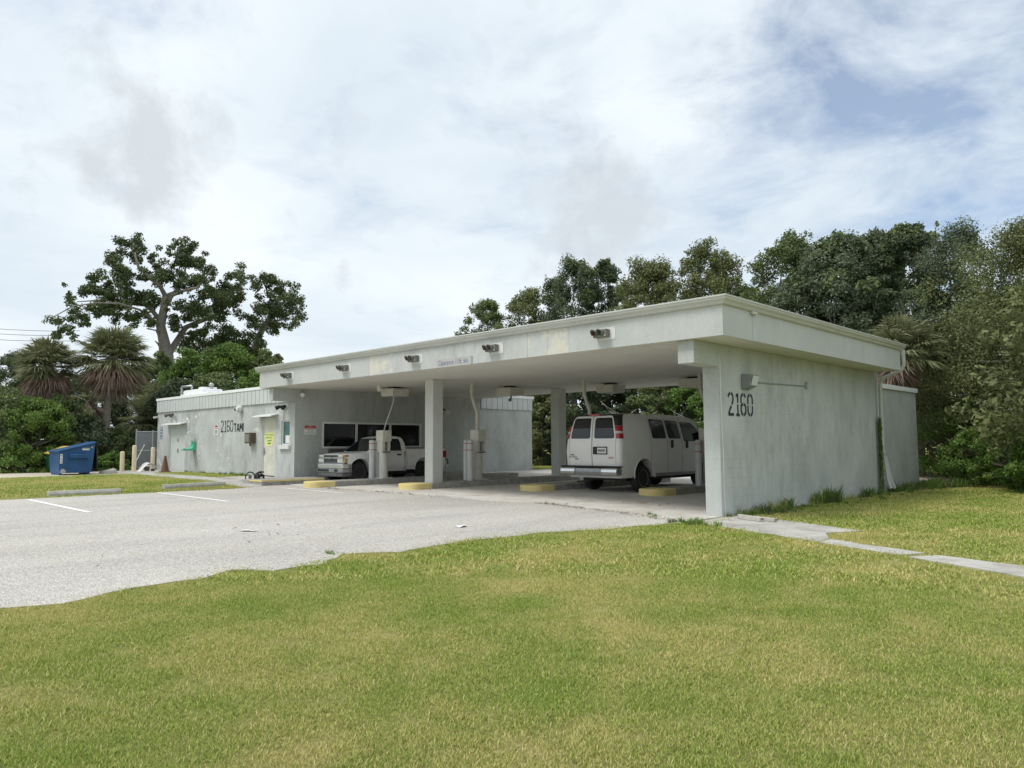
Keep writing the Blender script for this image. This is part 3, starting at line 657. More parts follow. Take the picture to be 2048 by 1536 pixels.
station(-11.4, 20.0, G(-11.6) + ZI, 'cream pneumatic teller station beside the pier wall')
def pipe(pts, r, label, mat='offwhite', collars=(), name='tube_pipe'):
    t = thing(name, label, 'pipe', pts[0], 0, 'pneumatic pipes dropping from the canopy ceiling'); P = [tuple(np.subtract(p, pts[0])) for p in pts]
    mb = MB(); mb.tube(P, r, 12); part(mb, 'pipe_body', mat, t)
    for c in collars:
        o = MB(); p = Vector(np.subtract(c, pts[0])); o.lathe([(r * 1.18, -.05), (r * 1.18, .05)], p, 'z', 12); part(o, 'collar', mat, t)
def bent(x, y, zb): return [(x - .16, y - .10, S), (x - .16, y - .10, S - .22), (x - .15, y - .09, S - .45), (x - .07, y - .05, S - .75), (x - .01, y, S - .95), (x, y, S - 1.1), (x, y, S - 1.35), (x, y, zb)]
for x, y, l in ((-18.66, 17.36, 'bent cream pipe from the ceiling to the station between the columns'), (-15.22, 19.2, 'bent cream pipe dropping behind the roof of the van'), (-11.38, 19.98, 'bent cream pipe beside the pier wall edge')):
    pipe(bent(x, y, G(x) + ZI + 1.66), .062, l, collars=[(x - .16, y - .10, S - .22), (x, y, S - 1.15)])
t = thing('conduit_pole', 'thin pale pole leaning from the ceiling lamp down to the teller station', 'pole', (-21.66, 15.64, G(-21.6) + ZI + 1.66))
mb = MB(); mb.tube([(0, 0, 0), (.0, .10, .3), (.02, .32, .85), (.02, .40, 1.05), (-.08, .46, S - .24 - (G(-21.6) + ZI + 1.66))], .022, 8); part(mb, 'pole', 'bollard_grey', t)
def ceiling_lamp(x, y, label):
    t = thing('ceiling_lamp', label, 'lamp', (x, y, S), 0, 'square box lamps under the canopy')
    mb = MB(); mb.box(-.16, .16, -.16, .16, -.07, 0); part(mb, 'mount', 'black', t)
    mb = MB(); mb.box(-.36, .36, -.36, .36, -.30, -.065); part(mb, 'housing', 'offwhite', t, bevel=.01)
    mb = MB(); mb.box(-.33, .33, -.33, .33, -.335, -.299); part(mb, 'diffuser', 'lampglass', t)
for x, y, l in ((-21.89, 16.28, 'square box lamp above the white pickup'), (-18.77, 19.08, 'square box lamp between the two columns'), (-15.49, 20.72, 'square box lamp above the rear of the van'), (-12.2, 20.7, 'square box lamp partly hidden by the pier wall')): ceiling_lamp(x, y, l)
t = thing('ceiling_camera', 'small white cylinder camera on the ceiling by the pickup lamp', 'camera', (-21.65, 15.42, S)); mb = MB(); mb.lathe([(.08, -.07), (.08, 0)], (0, 0, 0)); part(mb, 'mount', 'offwhite', t); mb = MB(); mb.lathe([(.05, -.20), (.065, -.17), (.065, -.071)], (0, 0, 0)); part(mb, 'body', 'whitepaint', t)
t = thing('ceiling_camera', 'small dark camera hanging below the lamp between the columns', 'camera', (-18.55, 18.9, S - .335)); mb = MB(); mb.tube([(0, 0, .01), (.01, 0, -.08), (.03, -.06, -.16)], [.02, .03, .05], 8); part(mb, 'body', 'darkgrey', t)
mb = MB(); mb.tube([(.03, -.06, -.16), (.04, -.09, -.20)], [.06, .062], 10); part(mb, 'hood', 'brownface', t)
# traffic signals on the fascia
def signal(x, label):
    t = thing('lane_signal', label, 'signal', (x, CY0, 3.92), 0, 'two-lens lane signals along the canopy fascia')
    mb = MB(); mb.box(-.22, .47, -.012, 0, -.20, .18); part(mb, 'back_plate', 'whitepaint', t, bevel=.004)
    for sx_, sz_ in ((-.18, -.16), (.43, -.16), (.43, .14), (-.18, .14)):
        o = MB(); o.lathe([(.012, -.018), (.012, -.012)], (sx_, 0, sz_), 'y', 8); part(o, 'bolt', 'darkgrey', t)
    mb = MB(); mb.box(-.24, .27, -.20, -.012, -.12, .12); part(mb, 'housing', 'signal_body', t, bevel=.02)
    mb = MB(); mb.box(.20, .24, -.206, -.20, -.09, -.05); part(mb, 'tag_plate', 'signwhite', t)
    for lx, m in ((-.13, 'lens_red'), (.10, 'lens_green')):
        o = MB(); o.lathe([(.085, -.201), (.085, -.206), (.05, -.222), (.0, -.228)], (lx, 0, 0), 'y', 20); part(o, 'lens', m, t)
        o = MB(); vs = []; k = 18
        for i in range(k + 1):
            a = math.radians(-35 + 250 * i / k); dep = -.40 + .10 * (1 - math.sin(max(0, min(math.pi, (a + .6) * .8)))) 
            for r in (.104, .096):
                vs += [(lx + r * math.cos(a), -.20, r * math.sin(a)), (lx + r * math.cos(a), dep, r * math.sin(a))]
        fs = []
        for i in range(k):
            b0, b1 = 4 * i, 4 * (i + 1); fs += [(b0, b0 + 1, b1 + 1, b1), (b0 + 2, b1 + 2, b1 + 3, b0 + 3), (b0 + 1, b0 + 3, b1 + 3, b1 + 1)]
        o.add(vs, fs, True); part(o, 'visor', 'signal_body', t)
    t.scale = (.72, .72, .72)
for x, l in ((-23.42, 'lane signal over the pickup lane, at the end by the front wall'), (-19.92, 'lane signal left of the pale patched fascia boards over the islands'), (-16.42, 'lane signal just left of the clearance sign'), (-13.26, 'lane signal just right of the clearance sign'), (-9.83, 'lane signal over the lane beside the pier wall')): signal(x, l)
t = thing('clearance_sign', 'grey clearance height sign with blue lettering on the canopy fascia', 'sign', (-14.76, CY0, 3.70))
mb = MB(); mb.box(-.71, .71, -.03, -.001, -.115, .115); part(mb, 'board', 'signgrey', t, bevel=.004)
part(text_mb('Clearance 11ft. 6in.', .158, lambda u, v, h: (u, -.032 - h, v * 1.25), space=1.0), 'lettering', 'inkblue', t, recalc=False)
# ------------------------------------------------------------------ things fixed to the walls
t = thing('wall_lamp', 'dark wedge flood lamp with glass front on the pier wall above the number', 'lamp', (-7.69, 15.15, 2.88))
mb = MB(); mb.prism([(.0, -.20), (.20, -.12), (.26, .12), (.0, .15)], 1, -.17, .17); part(mb, 'housing', 'greymetal', t, bevel=.012)
mb = MB(); mb.add([(.212, -.14, -.11), (.212, .14, -.11), (.268, .14, .10), (.268, -.14, .10), (.10, .175, -.13), (.23, .175, -.10), (.25, .175, .08)], [(0, 1, 2, 3)]); mb.prism([(.08, -.14), (.205, -.105), (.258, .10)], 1, .1705, .176); part(mb, 'glass', 'lampglass', t)
t = thing('conduit', 'thin conduit running along the pier wall from the lamp to a small box', 'conduit', (-7.69, 15.34, 2.90)); mb = MB(); mb.tube([(.02, 0, -.03), (.02, 1.4, .0), (.02, 2.95, .03)], .014, 6); part(mb, 'pipe', 'galv', t); mb = MB(); mb.box(0.001, .06, 2.95, 3.03, -.04, .13); part(mb, 'junction_box', 'galv', t, bevel=.006)
t = thing('wall_lamp', 'small pale wall lamp with dark bracket high on the shaded teller wall', 'lamp', (TX, 21.1, 2.85)); mb = MB(); mb.tube([(.0, -.10, .18), (.10, -.14, .2), (.2, -.10, .14)], .03, 6); part(mb, 'bracket', 'black', t); mb = MB(); mb.prism([(.0, -.05), (.26, -.05), (.28, .13), (.0, .15)], 1, -.12, .18); part(mb, 'housing', 'offwhite', t, bevel=.01)
t = thing('spot_lamp', 'small white spot lamp on the canopy beam above the wall corner', 'lamp', (-24.80, 14.2, 3.42)); mb = MB(); mb.tube([(0, 0, .08), (.05, 0, .03), (.10, -.03, 0)], .02, 6); part(mb, 'arm', 'whitepaint', t); mb = MB(); mb.tube([(.08, 0, .01), (.13, -.04, -.02), (.20, -.10, -.06)], [.04, .06, .085], 10); part(mb, 'head', 'whitepaint', t)
def twin(x, z, label, mat, span=.28):
    t = thing('flood_lamp', label, 'lamp', (x, FY, z)); mb = MB(); mb.lathe([(.07, -.06), (.07, 0)], (0, 0, 0), 'y', 12); part(mb, 'mount', 'whitepaint', t)
    mb = MB(); mb.tube([(-span * .6, -.10, 0), (0, -.06, .0), (span * .6, -.10, 0)], .022, 6); part(mb, 'arm', 'whitepaint' if mat == 'black' else 'black', t)
    for s_ in (-1, 1):
        o = MB(); o.tube([(s_ * span * .5, -.09, .02), (s_ * span * .8, -.16, 0), (s_ * span, -.28, -.06)], [.04, .065, .09], 10); part(o, 'lamp_head', mat, t)
    o = MB(); o.tube([(0, -.06, 0), (.02, -.12, -.10)], [.04, .05], 8); part(o, 'sensor', 'black', t)
twin(-25.50, 2.96, 'twin black flood lamp high on the front wall above the small window', 'black', .26)
twin(-36.1, 2.98, 'twin flood lamp on a white arm above the double door', 'darkgrey', .36)
t = thing('dome_camera', 'white dome camera high on the front wall above the painted name', 'camera', (-29.1, FY, 3.0)); mb = MB(); mb.lathe([(.13, -.06), (.13, 0)], (0, 0, .02), 'y', 16); part(mb, 'mount', 'whitepaint', t); mb = MB(); mb.lathe([(.02, -.24), (.10, -.22), (.14, -.14), (.14, -.061)], (0, 0, 0), 'y', 16); part(mb, 'housing', 'whitepaint', t); mb = MB(); mb.tube([(-.07, -.20, -.02), (-.11, -.25, -.03)], .05, 10); part(mb, 'lens', 'black', t)
t = thing('corner_camera', 'tiny white camera at the far end of the front wall', 'camera', (XL + .02, FY, 2.92)); mb = MB(); mb.tube([(0, 0, 0), (0, -.08, 0)], .03, 8); part(mb, 'mount', 'whitepaint', t); mb = MB(); mb.tube([(.06, -.10, .0), (-.14, -.14, -.03)], .05, 10); part(mb, 'body', 'whitepaint', t)
t = thing('mail_box', 'brown metal deposit box on the front wall beside the cream door', 'box', (-28.06, FY, 1.60)); mb = MB(); mb.box(-.24, .24, -.24, -.001, 0, .42); part(mb, 'case', 'brownbox', t, bevel=.012); mb = MB(); mb.box(-.19, .15, -.252, -.24, .05, .36); part(mb, 'front_flap', 'brownface', t, bevel=.005); mb = MB(); mb.tube([(0, -.12, 0), (0, -.12, -.10)], .03, 8); part(mb, 'stem', 'brownbox', t)
t = thing('wall_dispenser', 'green wall bracket holding a tilted white dispenser on the front wall', 'dispenser', (-33.6, FY, 1.30)); mb = MB(); mb.prism([(-.001, 0), (-.55, .0), (-.55, .06), (-.22, .09), (-.14, .16), (-.10, .40), (-.001, .42)], 0, -.16, .16); part(mb, 'bracket', 'teal', t, bevel=.015); mb = MB(); mb.box(-.12, .12, -.20, -.07, .42, .86, Matrix.Rotation(math.radians(18), 3, 'X') @ Matrix.Rotation(math.radians(-10), 3, 'Y'), Vector((0, -.15, .42))); part(mb, 'bottle', 'whitepaint', t, bevel=.03)
mb = MB(); mb.box(-.05, .05, -.50, -.40, .061, .09); part(mb, 'drip_tray', 'darkgrey', t)
t = thing('warning_sign', 'red and white no trespassing sign on the shaded wall beside the teller window', 'sign', (TX, 14.57, 2.08)); frs = lambda u, v, h: (.014 + h, u, v)
mb = MB(); mb.box(.001, .012, -.235, .235, -.16, .16); part(mb, 'plate', 'signwhite', t)
mb = MB(); mb.box(.0121, .0135, -.235, .235, .05, .16); part(mb, 'red_header', 'red', t)
part(text_mb('NO\nTRESPASSING', .062, lambda u, v, h: frs(u, v * .8 + .105, h), space=1.0), 'header_lettering', 'signwhite', t, recalc=False)
part(text_mb('VIOLATORS\nWILL BE\nPROSECUTED', .066, lambda u, v, h: frs(u, v * .9 - .05, h)), 'lettering', 'ink', t, recalc=False)
t = thing('notice_sign', 'small white notice with a red heading beside the worn stencilled number', 'sign', (-31.42, FY, 2.17)); mb = MB(); mb.box(-.20, .20, -.01, -.001, -.20, .12); part(mb, 'plate', 'signwhite', t)
mb = MB(); mb.prism([(-.14, .13), (.14, .13), (.06, .20), (-.06, .20)], 1, -.012, -.001); mb.box(-.14, .14, -.013, -.0101, .06, .085); part(mb, 'red_heading', 'red', t)
mb = MB(); [mb.box(-.13, .13, -.013, -.0101, z, z + .018) for z in (-.01, -.05, -.09, -.14)]; part(mb, 'print_lines', 'ink', t)
for z, l in ((2.28, 'upper small blue and white sticker at the far end of the front wall'), (1.98, 'lower small blue and white sticker at the far end of the front wall')):
    t = thing('wall_sticker', l, 'sticker', (-37.53, FY, z), 0, 'stickers on the front wall'); mb = MB(); mb.box(-.13, .13, -.006, -.001, -.13, .13); part(mb, 'plate', 'inkblue', t); mb = MB(); [mb.box(-.09, .09, -.008, -.0061, zz, zz + .05) for zz in (-.09, .04)]; part(mb, 'print_bars', 'signwhite', t)
t = thing('paper_notice', 'crooked yellow paper with green handwriting taped to the cream door', 'notice', (-26.82, FY + .05, 1.80)); mb = MB(); mb.add([(-.38, -.004, .14), (-.36, -.004, -.06), (-.26, -.004, -.32), (.24, -.004, -.28), (.34, -.004, .05), (.41, -.004, .18), (.12, -.006, .22), (-.28, -.004, .19)], [tuple(range(8))]); part(mb, 'sheet', 'yellowpaper', t, recalc=False)
mb = MB()
for k, (x0, x1, z) in enumerate(((-.32, .34, .12), (-.30, .22, .01), (-.14, .22, -.10), (-.14, .16, -.20))):
    mb.ribbon([(x0 + (x1 - x0) * i / 22, z + .045 * math.sin(i * 1.9 + k) * (1 if i % 3 else .4)) for i in range(23)], .016, 0, lambda u, v, h: (u, -.009, v))
part(mb, 'handwriting', 'scribble', t, recalc=False)
# roof things
t = thing('roof_unit', 'low white stepped exhaust unit on the roof behind the coping', 'roof unit', (-35.6, 15.3, 3.60)); mb = MB(); mb.box(-1.7, 1.5, -.6, .6, 0, .42); part(mb, 'curb', 'coping', t, bevel=.03); mb = MB(); mb.box(-1.65, .6, -.5, .5, .421, .62); part(mb, 'hood', 'coping', t, bevel=.05); mb = MB(); mb.box(-.2, .3, -.35, .35, .621, .72); part(mb, 'cap', 'coping', t, bevel=.02); mb = MB(); mb.lathe([(.06, .72), (.06, .85), (.12, .87), (.12, .95), (.05, 1.02)], (.45, 0, -.1), 'z', 12); part(mb, 'vent_cap', 'galv', t)
t = thing('roof_pipe', 'grey hooked pipe standing on the roof beside the exhaust unit', 'pipe', (-37.3, 14.75, 3.60)); mb = MB(); mb.tube([(0, 0, 0), (0, 0, .78), (.03, 0, .82), (.95, .1, .82), (.98, .1, .78), (.98, .1, .55)], .05, 8); part(mb, 'pipe_body', 'galv', t)

# ------------------------------------------------------------------ yard things at the left
def wheel_stop(x, y0, y1, rz, label):
    L_ = y1 - y0; t = thing('wheel_stop', label, 'wheel stop', (x, (y0 + y1) / 2, G(x) + .012), rz, 'concrete wheel stops along the lawn edge')
    mb = MB(); mb.prism([(-.10, -.02), (.10, -.02), (.10, .06), (.06, .13), (-.06, .13), (-.10, .06)], 1, -L_ / 2, L_ / 2); part(mb, 'block', 'stopblock', t, bevel=.012)
    for s_ in (-1, 1):
        o = MB(); o.lathe([(.015, .11), (.015, .134)], (0, s_ * L_ * .36, 0), 'z', 8); part(o, 'pin', 'brownbox', t)
wheel_stop(-23.3, 5.72, 7.55, math.radians(-2), 'concrete wheel stop by the lawn, ahead of the bay farther from the building')
wheel_stop(-24.0, 8.95, 11.05, math.radians(9), 'concrete wheel stop at an angle by the sidewalk')
def dumpster():
    x, y = -35.2, 9.50; t = thing('dumpster', 'blue steel dumpster with slanted top and fork pocket on the service road', 'dumpster', (x, y, G(x) + .012))
    # side profile in y-z, front (low) at -y
    mb = MB(); prof = [(-.78, .10), (.66, .10), (.74, .30), (.86, 1.62), (-.86, 1.18), (-.84, 1.05)]
    mb.prism(prof, 0, -1.0, .72); body = part(mb, 'body', 'bluebin', t, bevel=.015)
    mb = MB(); mb.add([], []); mb.prism([(-.90, 1.17), (.88, 1.62), (.87, 1.69), (-.91, 1.24)], 0, -1.03, .76); part(mb, 'top_rim', 'bluebin', t, bevel=.01)
    mb = MB(); mb.prism([(.72, .80), (.90, .86), (.90, 1.06), (.72, 1.12)], 1, -.36, .52); part(mb, 'fork_pocket', 'bluebin', t, bevel=.015)
    mb = MB(); mb.prism([(.88, 1.70), (.97, 1.66), (1.04, .14), (.99, .14), (.91, 1.60)], 0, -.98, .66); part(mb, 'open_lid', 'black', t)
    mb = MB(); mb.tube([(-1.0, .86, 1.70), (.8, .86, 1.70)], .025, 8); part(mb, 'hinge_rod', 'bluebin', t)
    for yy in (-.7, .6):
        o = MB(); o.box(-.9, .62, yy - .05, yy + .05, 0, .101); part(o, 'skid', 'bluebin', t)
    o = MB(); o.box(.7205, .724, .24, .58, 1.27, 1.38); part(o, 'name_sticker', 'signwhite', t)
    o = MB(); [o.box(.7245, .726, .26 + .08 * k, .32 + .08 * k, 1.33, 1.36) for k in range(4)]; part(o, 'sticker_print', 'ink', t, stuff=True)
    o = MB(); o.box(.7205, .724, -.77, -.66, .60, 1.08); part(o, 'warning_sticker', 'signwhite', t)
    o = MB(); [o.box(.7245, .726, -.74, -.69, z, z + .05) for z in (.66, .80, .97)]; part(o, 'sticker_print', 'ink', t, stuff=True)
    o = MB(); o.lathe([(.045, .7205), (.045, .726)], (0, .70, 1.42), 'x', 14); part(o, 'round_sticker', 'yellowlid', t)
    o = MB(); o.prism([(-.76, .12), (-.50, .12), (-.50, .24), (-.60, .33), (-.72, .30)], 0, .7205, .7235); part(o, 'bare_patch', 'galv', t)
    t.scale = (.80, .80, .80)
dumpster()
def dumpster2():
    x, y = -38.0, 9.95; t = thing('dumpster', 'dark green dumpster with yellow lid half hidden behind the blue one', 'dumpster', (x, y, G(x)))
    mb = MB(); mb.prism([(-.75, .16), (.70, .16), (.80, 1.42), (-.82, 1.12)], 0, -.85, .85); part(mb, 'body', 'greenbin', t, bevel=.015)
    mb = MB(); mb.prism([(-.90, 1.10), (.0, 1.50), (.86, 1.52), (.86, 1.58), (.0, 1.58), (-.92, 1.18)], 0, -.9, .9); part(mb, 'lid', 'yellowlid', t, bevel=.012)
    mb = MB(); mb.box(.85, .90, -.75, .75, .42, .50); part(mb, 'side_rib', 'greenbin', t)
    for yy in (-.65, .62):
        for xx in (-.7, .74):
            o = MB(); o.lathe([(.05, -.035), (.11, -.03), (.12, 0), (.11, .03), (.05, .035)], (xx, yy, .12), 'x', 14); part(o, 'caster', 'rubber', t)
    for k, (a, b, c, d) in enumerate(((-.68, -.42, .60, .92), (-.40, -.22, .62, 1.02), (-.66, -.56, .95, 1.06))):
        o = MB(); o.box(.8505, .854, a, b, c, d); part(o, 'sticker', 'signwhite' if k < 2 else 'yellowpaper', t)
    t.scale = (.76, .76, .76)
dumpster2()
gc = 'cream painted bollards by the service door'
bollard(-36.9, 12.0, G(-36.9) + .02, 0.92, .095, 'short cream bollard beside the service road', gc, 'cream', False)
bollard(-36.4, 12.35, G(-36.4) + 0.02, 1.20, .095, 'tall cream bollard in front of the chain-link fence post', gc, 'cream', False)
bollard(-36.5, 13.2, G(-36.5) + 0.02, 1.10, .09, 'cream bollard beside the double door with white scrap at its foot', gc, 'cream', False)
def fence():
    x0, x1, y0 = -41.6, -38.2, 14.35; z = G(-39) ; t = thing('chain_link_fence', 'grey chain-link enclosure against the end of the front wall', 'fence', (-39.9, y0, z))
    P = [(-38.35, 14.3), (-38.9, 13.45), (-40.6, 14.9)]
    A, B = Vector((-39.15, 13.35, 0)), Vector((-38.12, 14.55, 0)); Cc = Vector((-41.2, 15.2, 0))
    off = t.location
    for p, h in ((A, 2.02), (A.lerp(B, .5), 1.95), (B, 1.9), (Cc, 2.0)):
        o = MB(); o.tube([(p.x - off.x, p.y - off.y, -.05), (p.x - off.x, p.y - off.y, h)], .042, 8); part(o, 'post', 'fencegrey', t)
    for a, b, zs in ((A, B, (.12, .95, 1.88)), (A, Cc, (.12, 1.9))):
        for zz in zs:
            o = MB(); o.tube([(a.x - off.x, a.y - off.y, zz), (b.x - off.x, b.y - off.y, zz)], .026, 6); part(o, 'rail', 'fencegrey', t)
        mb = MB(); L_ = (b - a).length; H = 1.76; n = int((L_ + H) / .085)
        for k in range(n):
            u = k * .085
            for sgn in (1, -1):
                q0 = (max(0, u - H), min(u, H)); q1 = (min(u, L_), max(0, u - L_))
                if sgn < 0: q0, q1 = (q0[0], H - q0[1]), (q1[0], H - q1[1])
                pa = a.lerp(b, q0[0] / L_); pb = a.lerp(b, q1[0] / L_)
                mb.tube([(pa.x - off.x, pa.y - off.y, .12 + q0[1]), (pb.x - off.x, pb.y - off.y, .12 + q1[1])], .010, 3, False)
        part(mb, 'chain_mesh', 'fencegrey', t, stuff=True)
fence()
t = thing('traffic_cone', 'faded brown traffic cone on the grass edge before the double door', 'cone', (-34.45, 13.0, G(-34.4) + .02)); mb = MB(); mb.box(-.2, .2, -.2, .2, 0, .04); part(mb, 'base', 'cone', t, bevel=.01); mb = MB(); mb.lathe([(.17, .04), (.16, .08), (.05, .68), (.045, .72), (.02, .73)], (0, 0, 0), 'z', 18); part(mb, 'body', 'cone', t)
t = thing('scrap_panel', 'crumpled white plastic panel leaning at the foot of a cream bollard', 'scrap', (-36.25, 12.85, G(-36) + .02)); mb = MB()
pr = [(0, 0), (.10, .14), (.22, .34), (.36, .42), (.50, .36), (.58, .22)]; mb.add([(x_ * .3 - .1, -.42 + 1.1 * x_, z_) for x_, z_ in pr] + [(x_ * .3 + .25, -.36 + 1.1 * x_, z_ * .9) for x_, z_ in pr], [(i, i + 1, 7 + i, 6 + i) for i in range(5)], True); part(mb, 'shell', 'signwhite', t)
mb = MB(); mb.box(.0, .1, -.1, .1, .02, .22); mb.box(.1, .2, .15, .3, 0, .12); part(mb, 'liner', 'darkgrey', t, bevel=.02)
t = thing('plastic_crate', 'small pale box with a white jug by the end of the front wall', 'crate', (-37.75, 13.55, G(-37) + .022)); mb = MB(); mb.box(-.2, .25, -.15, .15, 0, .24); part(mb, 'box', 'offwhite', t, bevel=.02); mb = MB(); mb.lathe([(.08, 0), (.09, .12), (.07, .22), (.025, .28), (.025, .33)], (-.32, -.05, 0), 'z', 12); part(mb, 'jug', 'signwhite', t)
t = thing('leaning_rod', 'white rod leaning against the chain-link fence', 'rod', (-38.2, 12.85, G(-38))); mb = MB(); mb.tube([(0, 0, 0), (-.45, .72, 1.25)], .02, 6); part(mb, 'rod', 'whitepaint', t)
t = thing('rubble_block', 'grey broken concrete chunk on the road beside the blue dumpster', 'rubble', (-35.2, 10.75, G(-35) + .012)); mb = MB(); mb.add([(-.25, -.2, 0), (.25, -.15, 0), (.2, .5, 0), (-.2, .45, 0), (-.15, -.1, .12), (.18, -.08, .06), (.14, .42, .2), (-.12, .40, .22)], [(3, 2, 1, 0), (4, 5, 6, 7), (0, 1, 5, 4), (1, 2, 6, 5), (2, 3, 7, 6), (3, 0, 4, 7)]); part(mb, 'chunk', 'logstone', t, bevel=.03)
def cart():
    t = thing('wheeled_cart', 'small black wheeled gadget lying on grass beside the yellow-edged walkway', 'cart', (-24.75, 12.5, G(-24.75) + .03))
    for k, (x, y, r) in enumerate(((-.12, -.22, .17), (.10, -.02, .15))):
        o = MB(); pts = [(x, y + r * math.cos(a), .17 + r * math.sin(a)) for a in np.linspace(0, 2 * math.pi, 17)]; o.tube(pts, .022, 6, False); part(o, 'tyre', 'black', t)
        o = MB(); o.lathe([(.05, -.02), (.07, 0), (.05, .02)], (x, y, .17), 'x', 12); part(o, 'hub', 'greymetal', t)
    o = MB(); o.box(-.10, .12, -.10, .22, .06, .26); part(o, 'body', 'black', t, bevel=.05)
    o = MB(); o.tube([(0, .0, .26), (0, .05, .34), (.05, .2, .33)], .03, 6); part(o, 'grip', 'black', t)
    o = MB(); o.box(.08, .135, .02, .12, .10, .17); part(o, 'tag', 'signwhite', t)
cart()
for x, y, r, l in ((-6.98, 13.80, -.50, 'weathered short concrete post lying on the apron by the pier, with rusty end'), (-6.70, 13.86, -.38, 'slimmer concrete post lying beside the other on the apron')):
    t = thing('fallen_post', l, 'post', (x, y, .02), r); mb = MB(); s_ = .06 if r < -.45 else .05; L_ = .36 if r < -.45 else .28; mb.prism([(-s_, 0), (s_, 0), (s_ * .9, s_ * 1.4), (-s_ * .8, s_ * 1.5)], 0, -L_, L_); part(mb, 'stone', 'logstone', t, bevel=.015)
    o = MB(); o.lathe([(.012, L_), (.012, L_ + .07)], (0, 0, s_), 'x', 6); part(o, 'rebar', 'brownbox', t)
for x, y, l in ((-12.0, 5.92, 'flat scrap of white paper lying farther out on the lot'), (-10.1, 9.0, 'crumpled white paper lying on the lot near the apron')):
    t = thing('paper_litter', l, 'litter', (x, y, G(x) + .016), random.random() * 3); mb = MB(); mb.add([(-.16, -.05, 0), (-.05, -.09, .03), (.1, -.06, .005), (.17, .03, .02), (.04, .08, 0), (-.1, .06, .025)], [(0, 1, 5), (1, 4, 5), (1, 2, 4), (2, 3, 4)]); part(mb, 'sheet', 'paper', t)
# utility poles and wires
for u, d, h, l in ((38, 62, 7.2, 'grey wooden utility pole behind the palms, at the wires'), (94, 50, 6.2, 'weathered utility pole between the palm trunks')):
    p = spot(u, d); t = thing('utility_pole', l, 'utility pole', (p.x, p.y, .36)); mb = MB(); mb.tube([(0, 0, -.3), (0, 0, h)], [.17, .13], 10); part(mb, 'pole', 'pole_wood', t); mb = MB(); mb.box(-.8, .8, -.05, .05, h - .5, h - .38); part(mb, 'crossarm', 'pole_wood', t)
for k, (z0, z1) in enumerate(((9.9, 9.1), (9.5, 8.8), (9.1, 8.4), (6.9, 6.7))):
    a, b = spot(-260, 64), spot(150, 60); t = thing('power_line', ('topmost thin power line above the palms', 'thin power line just below the topmost one', 'thin power line second below the topmost one', 'lowest single power line, beside the utility poles')[k], 'power line', (a.x, a.y, z0 + .5), 0, 'power lines beside the palms'); mb = MB()
    mb.tube([(tuple((b - a) * s_ + Vector((0, 0, (z1 - z0) * s_ - 1.6 * s_ * (1 - s_))))) for s_ in np.linspace(0, 1, 12)], .016, 4, False); part(mb, 'wire', 'darkgrey', t)

# ------------------------------------------------------------------ vehicles
class Stack:
    """body of horizontal rounded outlines; level = (z, y0, y1, half width, corner radius)"""
    def __init__(s, levels, n=6): s.l = levels; s.n = n
    def at(s, z):
        l = s.l; zs = [a[0] for a in l]; return [float(np.interp(z, zs, [a[k] for a in l])) for k in range(5)]
    def ring(s, z, off=0.0):
        _, y0, y1, w, r = s.at(z); y0 -= off; y1 += off; w += off; pts = []
        for cx, cy, a0 in ((-w + r, y0 + r, 180), (w - r, y0 + r, 270), (w - r, y1 - r, 0), (-w + r, y1 - r, 90)):
            for k in range(s.n + 1):
                a = math.radians(a0 + 90 * k / s.n); pts.append((cx + r * math.cos(a), cy + r * math.sin(a), z))
        return pts
    def mesh(s):
        mb = MB(); R = [s.ring(l[0]) for l in s.l]; m = len(R[0])
        mb.add([p for r in R for p in r], [(i * m + k, i * m + (k + 1) % m, (i + 1) * m + (k + 1) % m, (i + 1) * m + k) for i in range(len(R) - 1) for k in range(m)] + [tuple(range(m))[::-1], tuple((len(R) - 1) * m + k for k in range(m))], True); return mb
    def rows(s, poly):
        zs = sorted({round(p[1], 4) for p in poly} | {l[0] for l in s.l if min(p[1] for p in poly) < l[0] < max(p[1] for p in poly)}); out = []
        for z in zs:
            c = []
            for a, b in zip(poly, poly[1:] + poly[:1]):
                if abs(a[1] - z) < 1e-3: c.append(a[0])
                if (a[1] - z) * (b[1] - z) < 0: c.append(a[0] + (b[0] - a[0]) * (z - a[1]) / (b[1] - a[1]))
            if c: out.append((z, min(c), max(c)))
        return out
    def side(s, poly, sg, off=.004):
        mb = MB(); rows = s.rows(poly); vs = []
        for z, a, b in rows:
            x = sg * (s.at(z)[3] + off); vs += [(x, a, z), (x, b, z)]
        return mb.add(vs, [(2 * i, 2 * i + 1, 2 * i + 3, 2 * i + 2) for i in range(len(rows) - 1)], True)
    def end(s, poly, which, off=.004):
        mb = MB(); rows = s.rows(poly); vs = []
        for z, a, b in rows:
            q = s.at(z); y = q[1] - off if which < 0 else q[2] + off; vs += [(a, y, z), (b, y, z)]
        return mb.add(vs, [(2 * i, 2 * i + 1, 2 * i + 3, 2 * i + 2) for i in range(len(rows) - 1)], True)
    def wrap(s, z0, z1, i0, i1, off=.004, k=6):
        mb = MB(); vs = []; m = i1 - i0 + 1
        zs = sorted(set(np.linspace(z0, z1, k)) | {l[0] for l in s.l if z0 < l[0] < z1})
        for z in zs: vs += s.ring(z, off)[i0:i1 + 1]
        return mb.add(vs, [(r * m + c, r * m + c + 1, (r + 1) * m + c + 1, (r + 1) * m + c) for r in range(len(zs) - 1) for c in range(m - 1)], True)
def inset_poly(p, d):
    cx = sum(a[0] for a in p) / len(p); cy = sum(a[1] for a in p) / len(p)
    return [(a[0] + (cx - a[0]) / max(.001, math.hypot(cx - a[0], cy - a[1])) * d, a[1] + (cy - a[1]) / max(.001, math.hypot(cx - a[0], cy - a[1])) * d) for a in p]
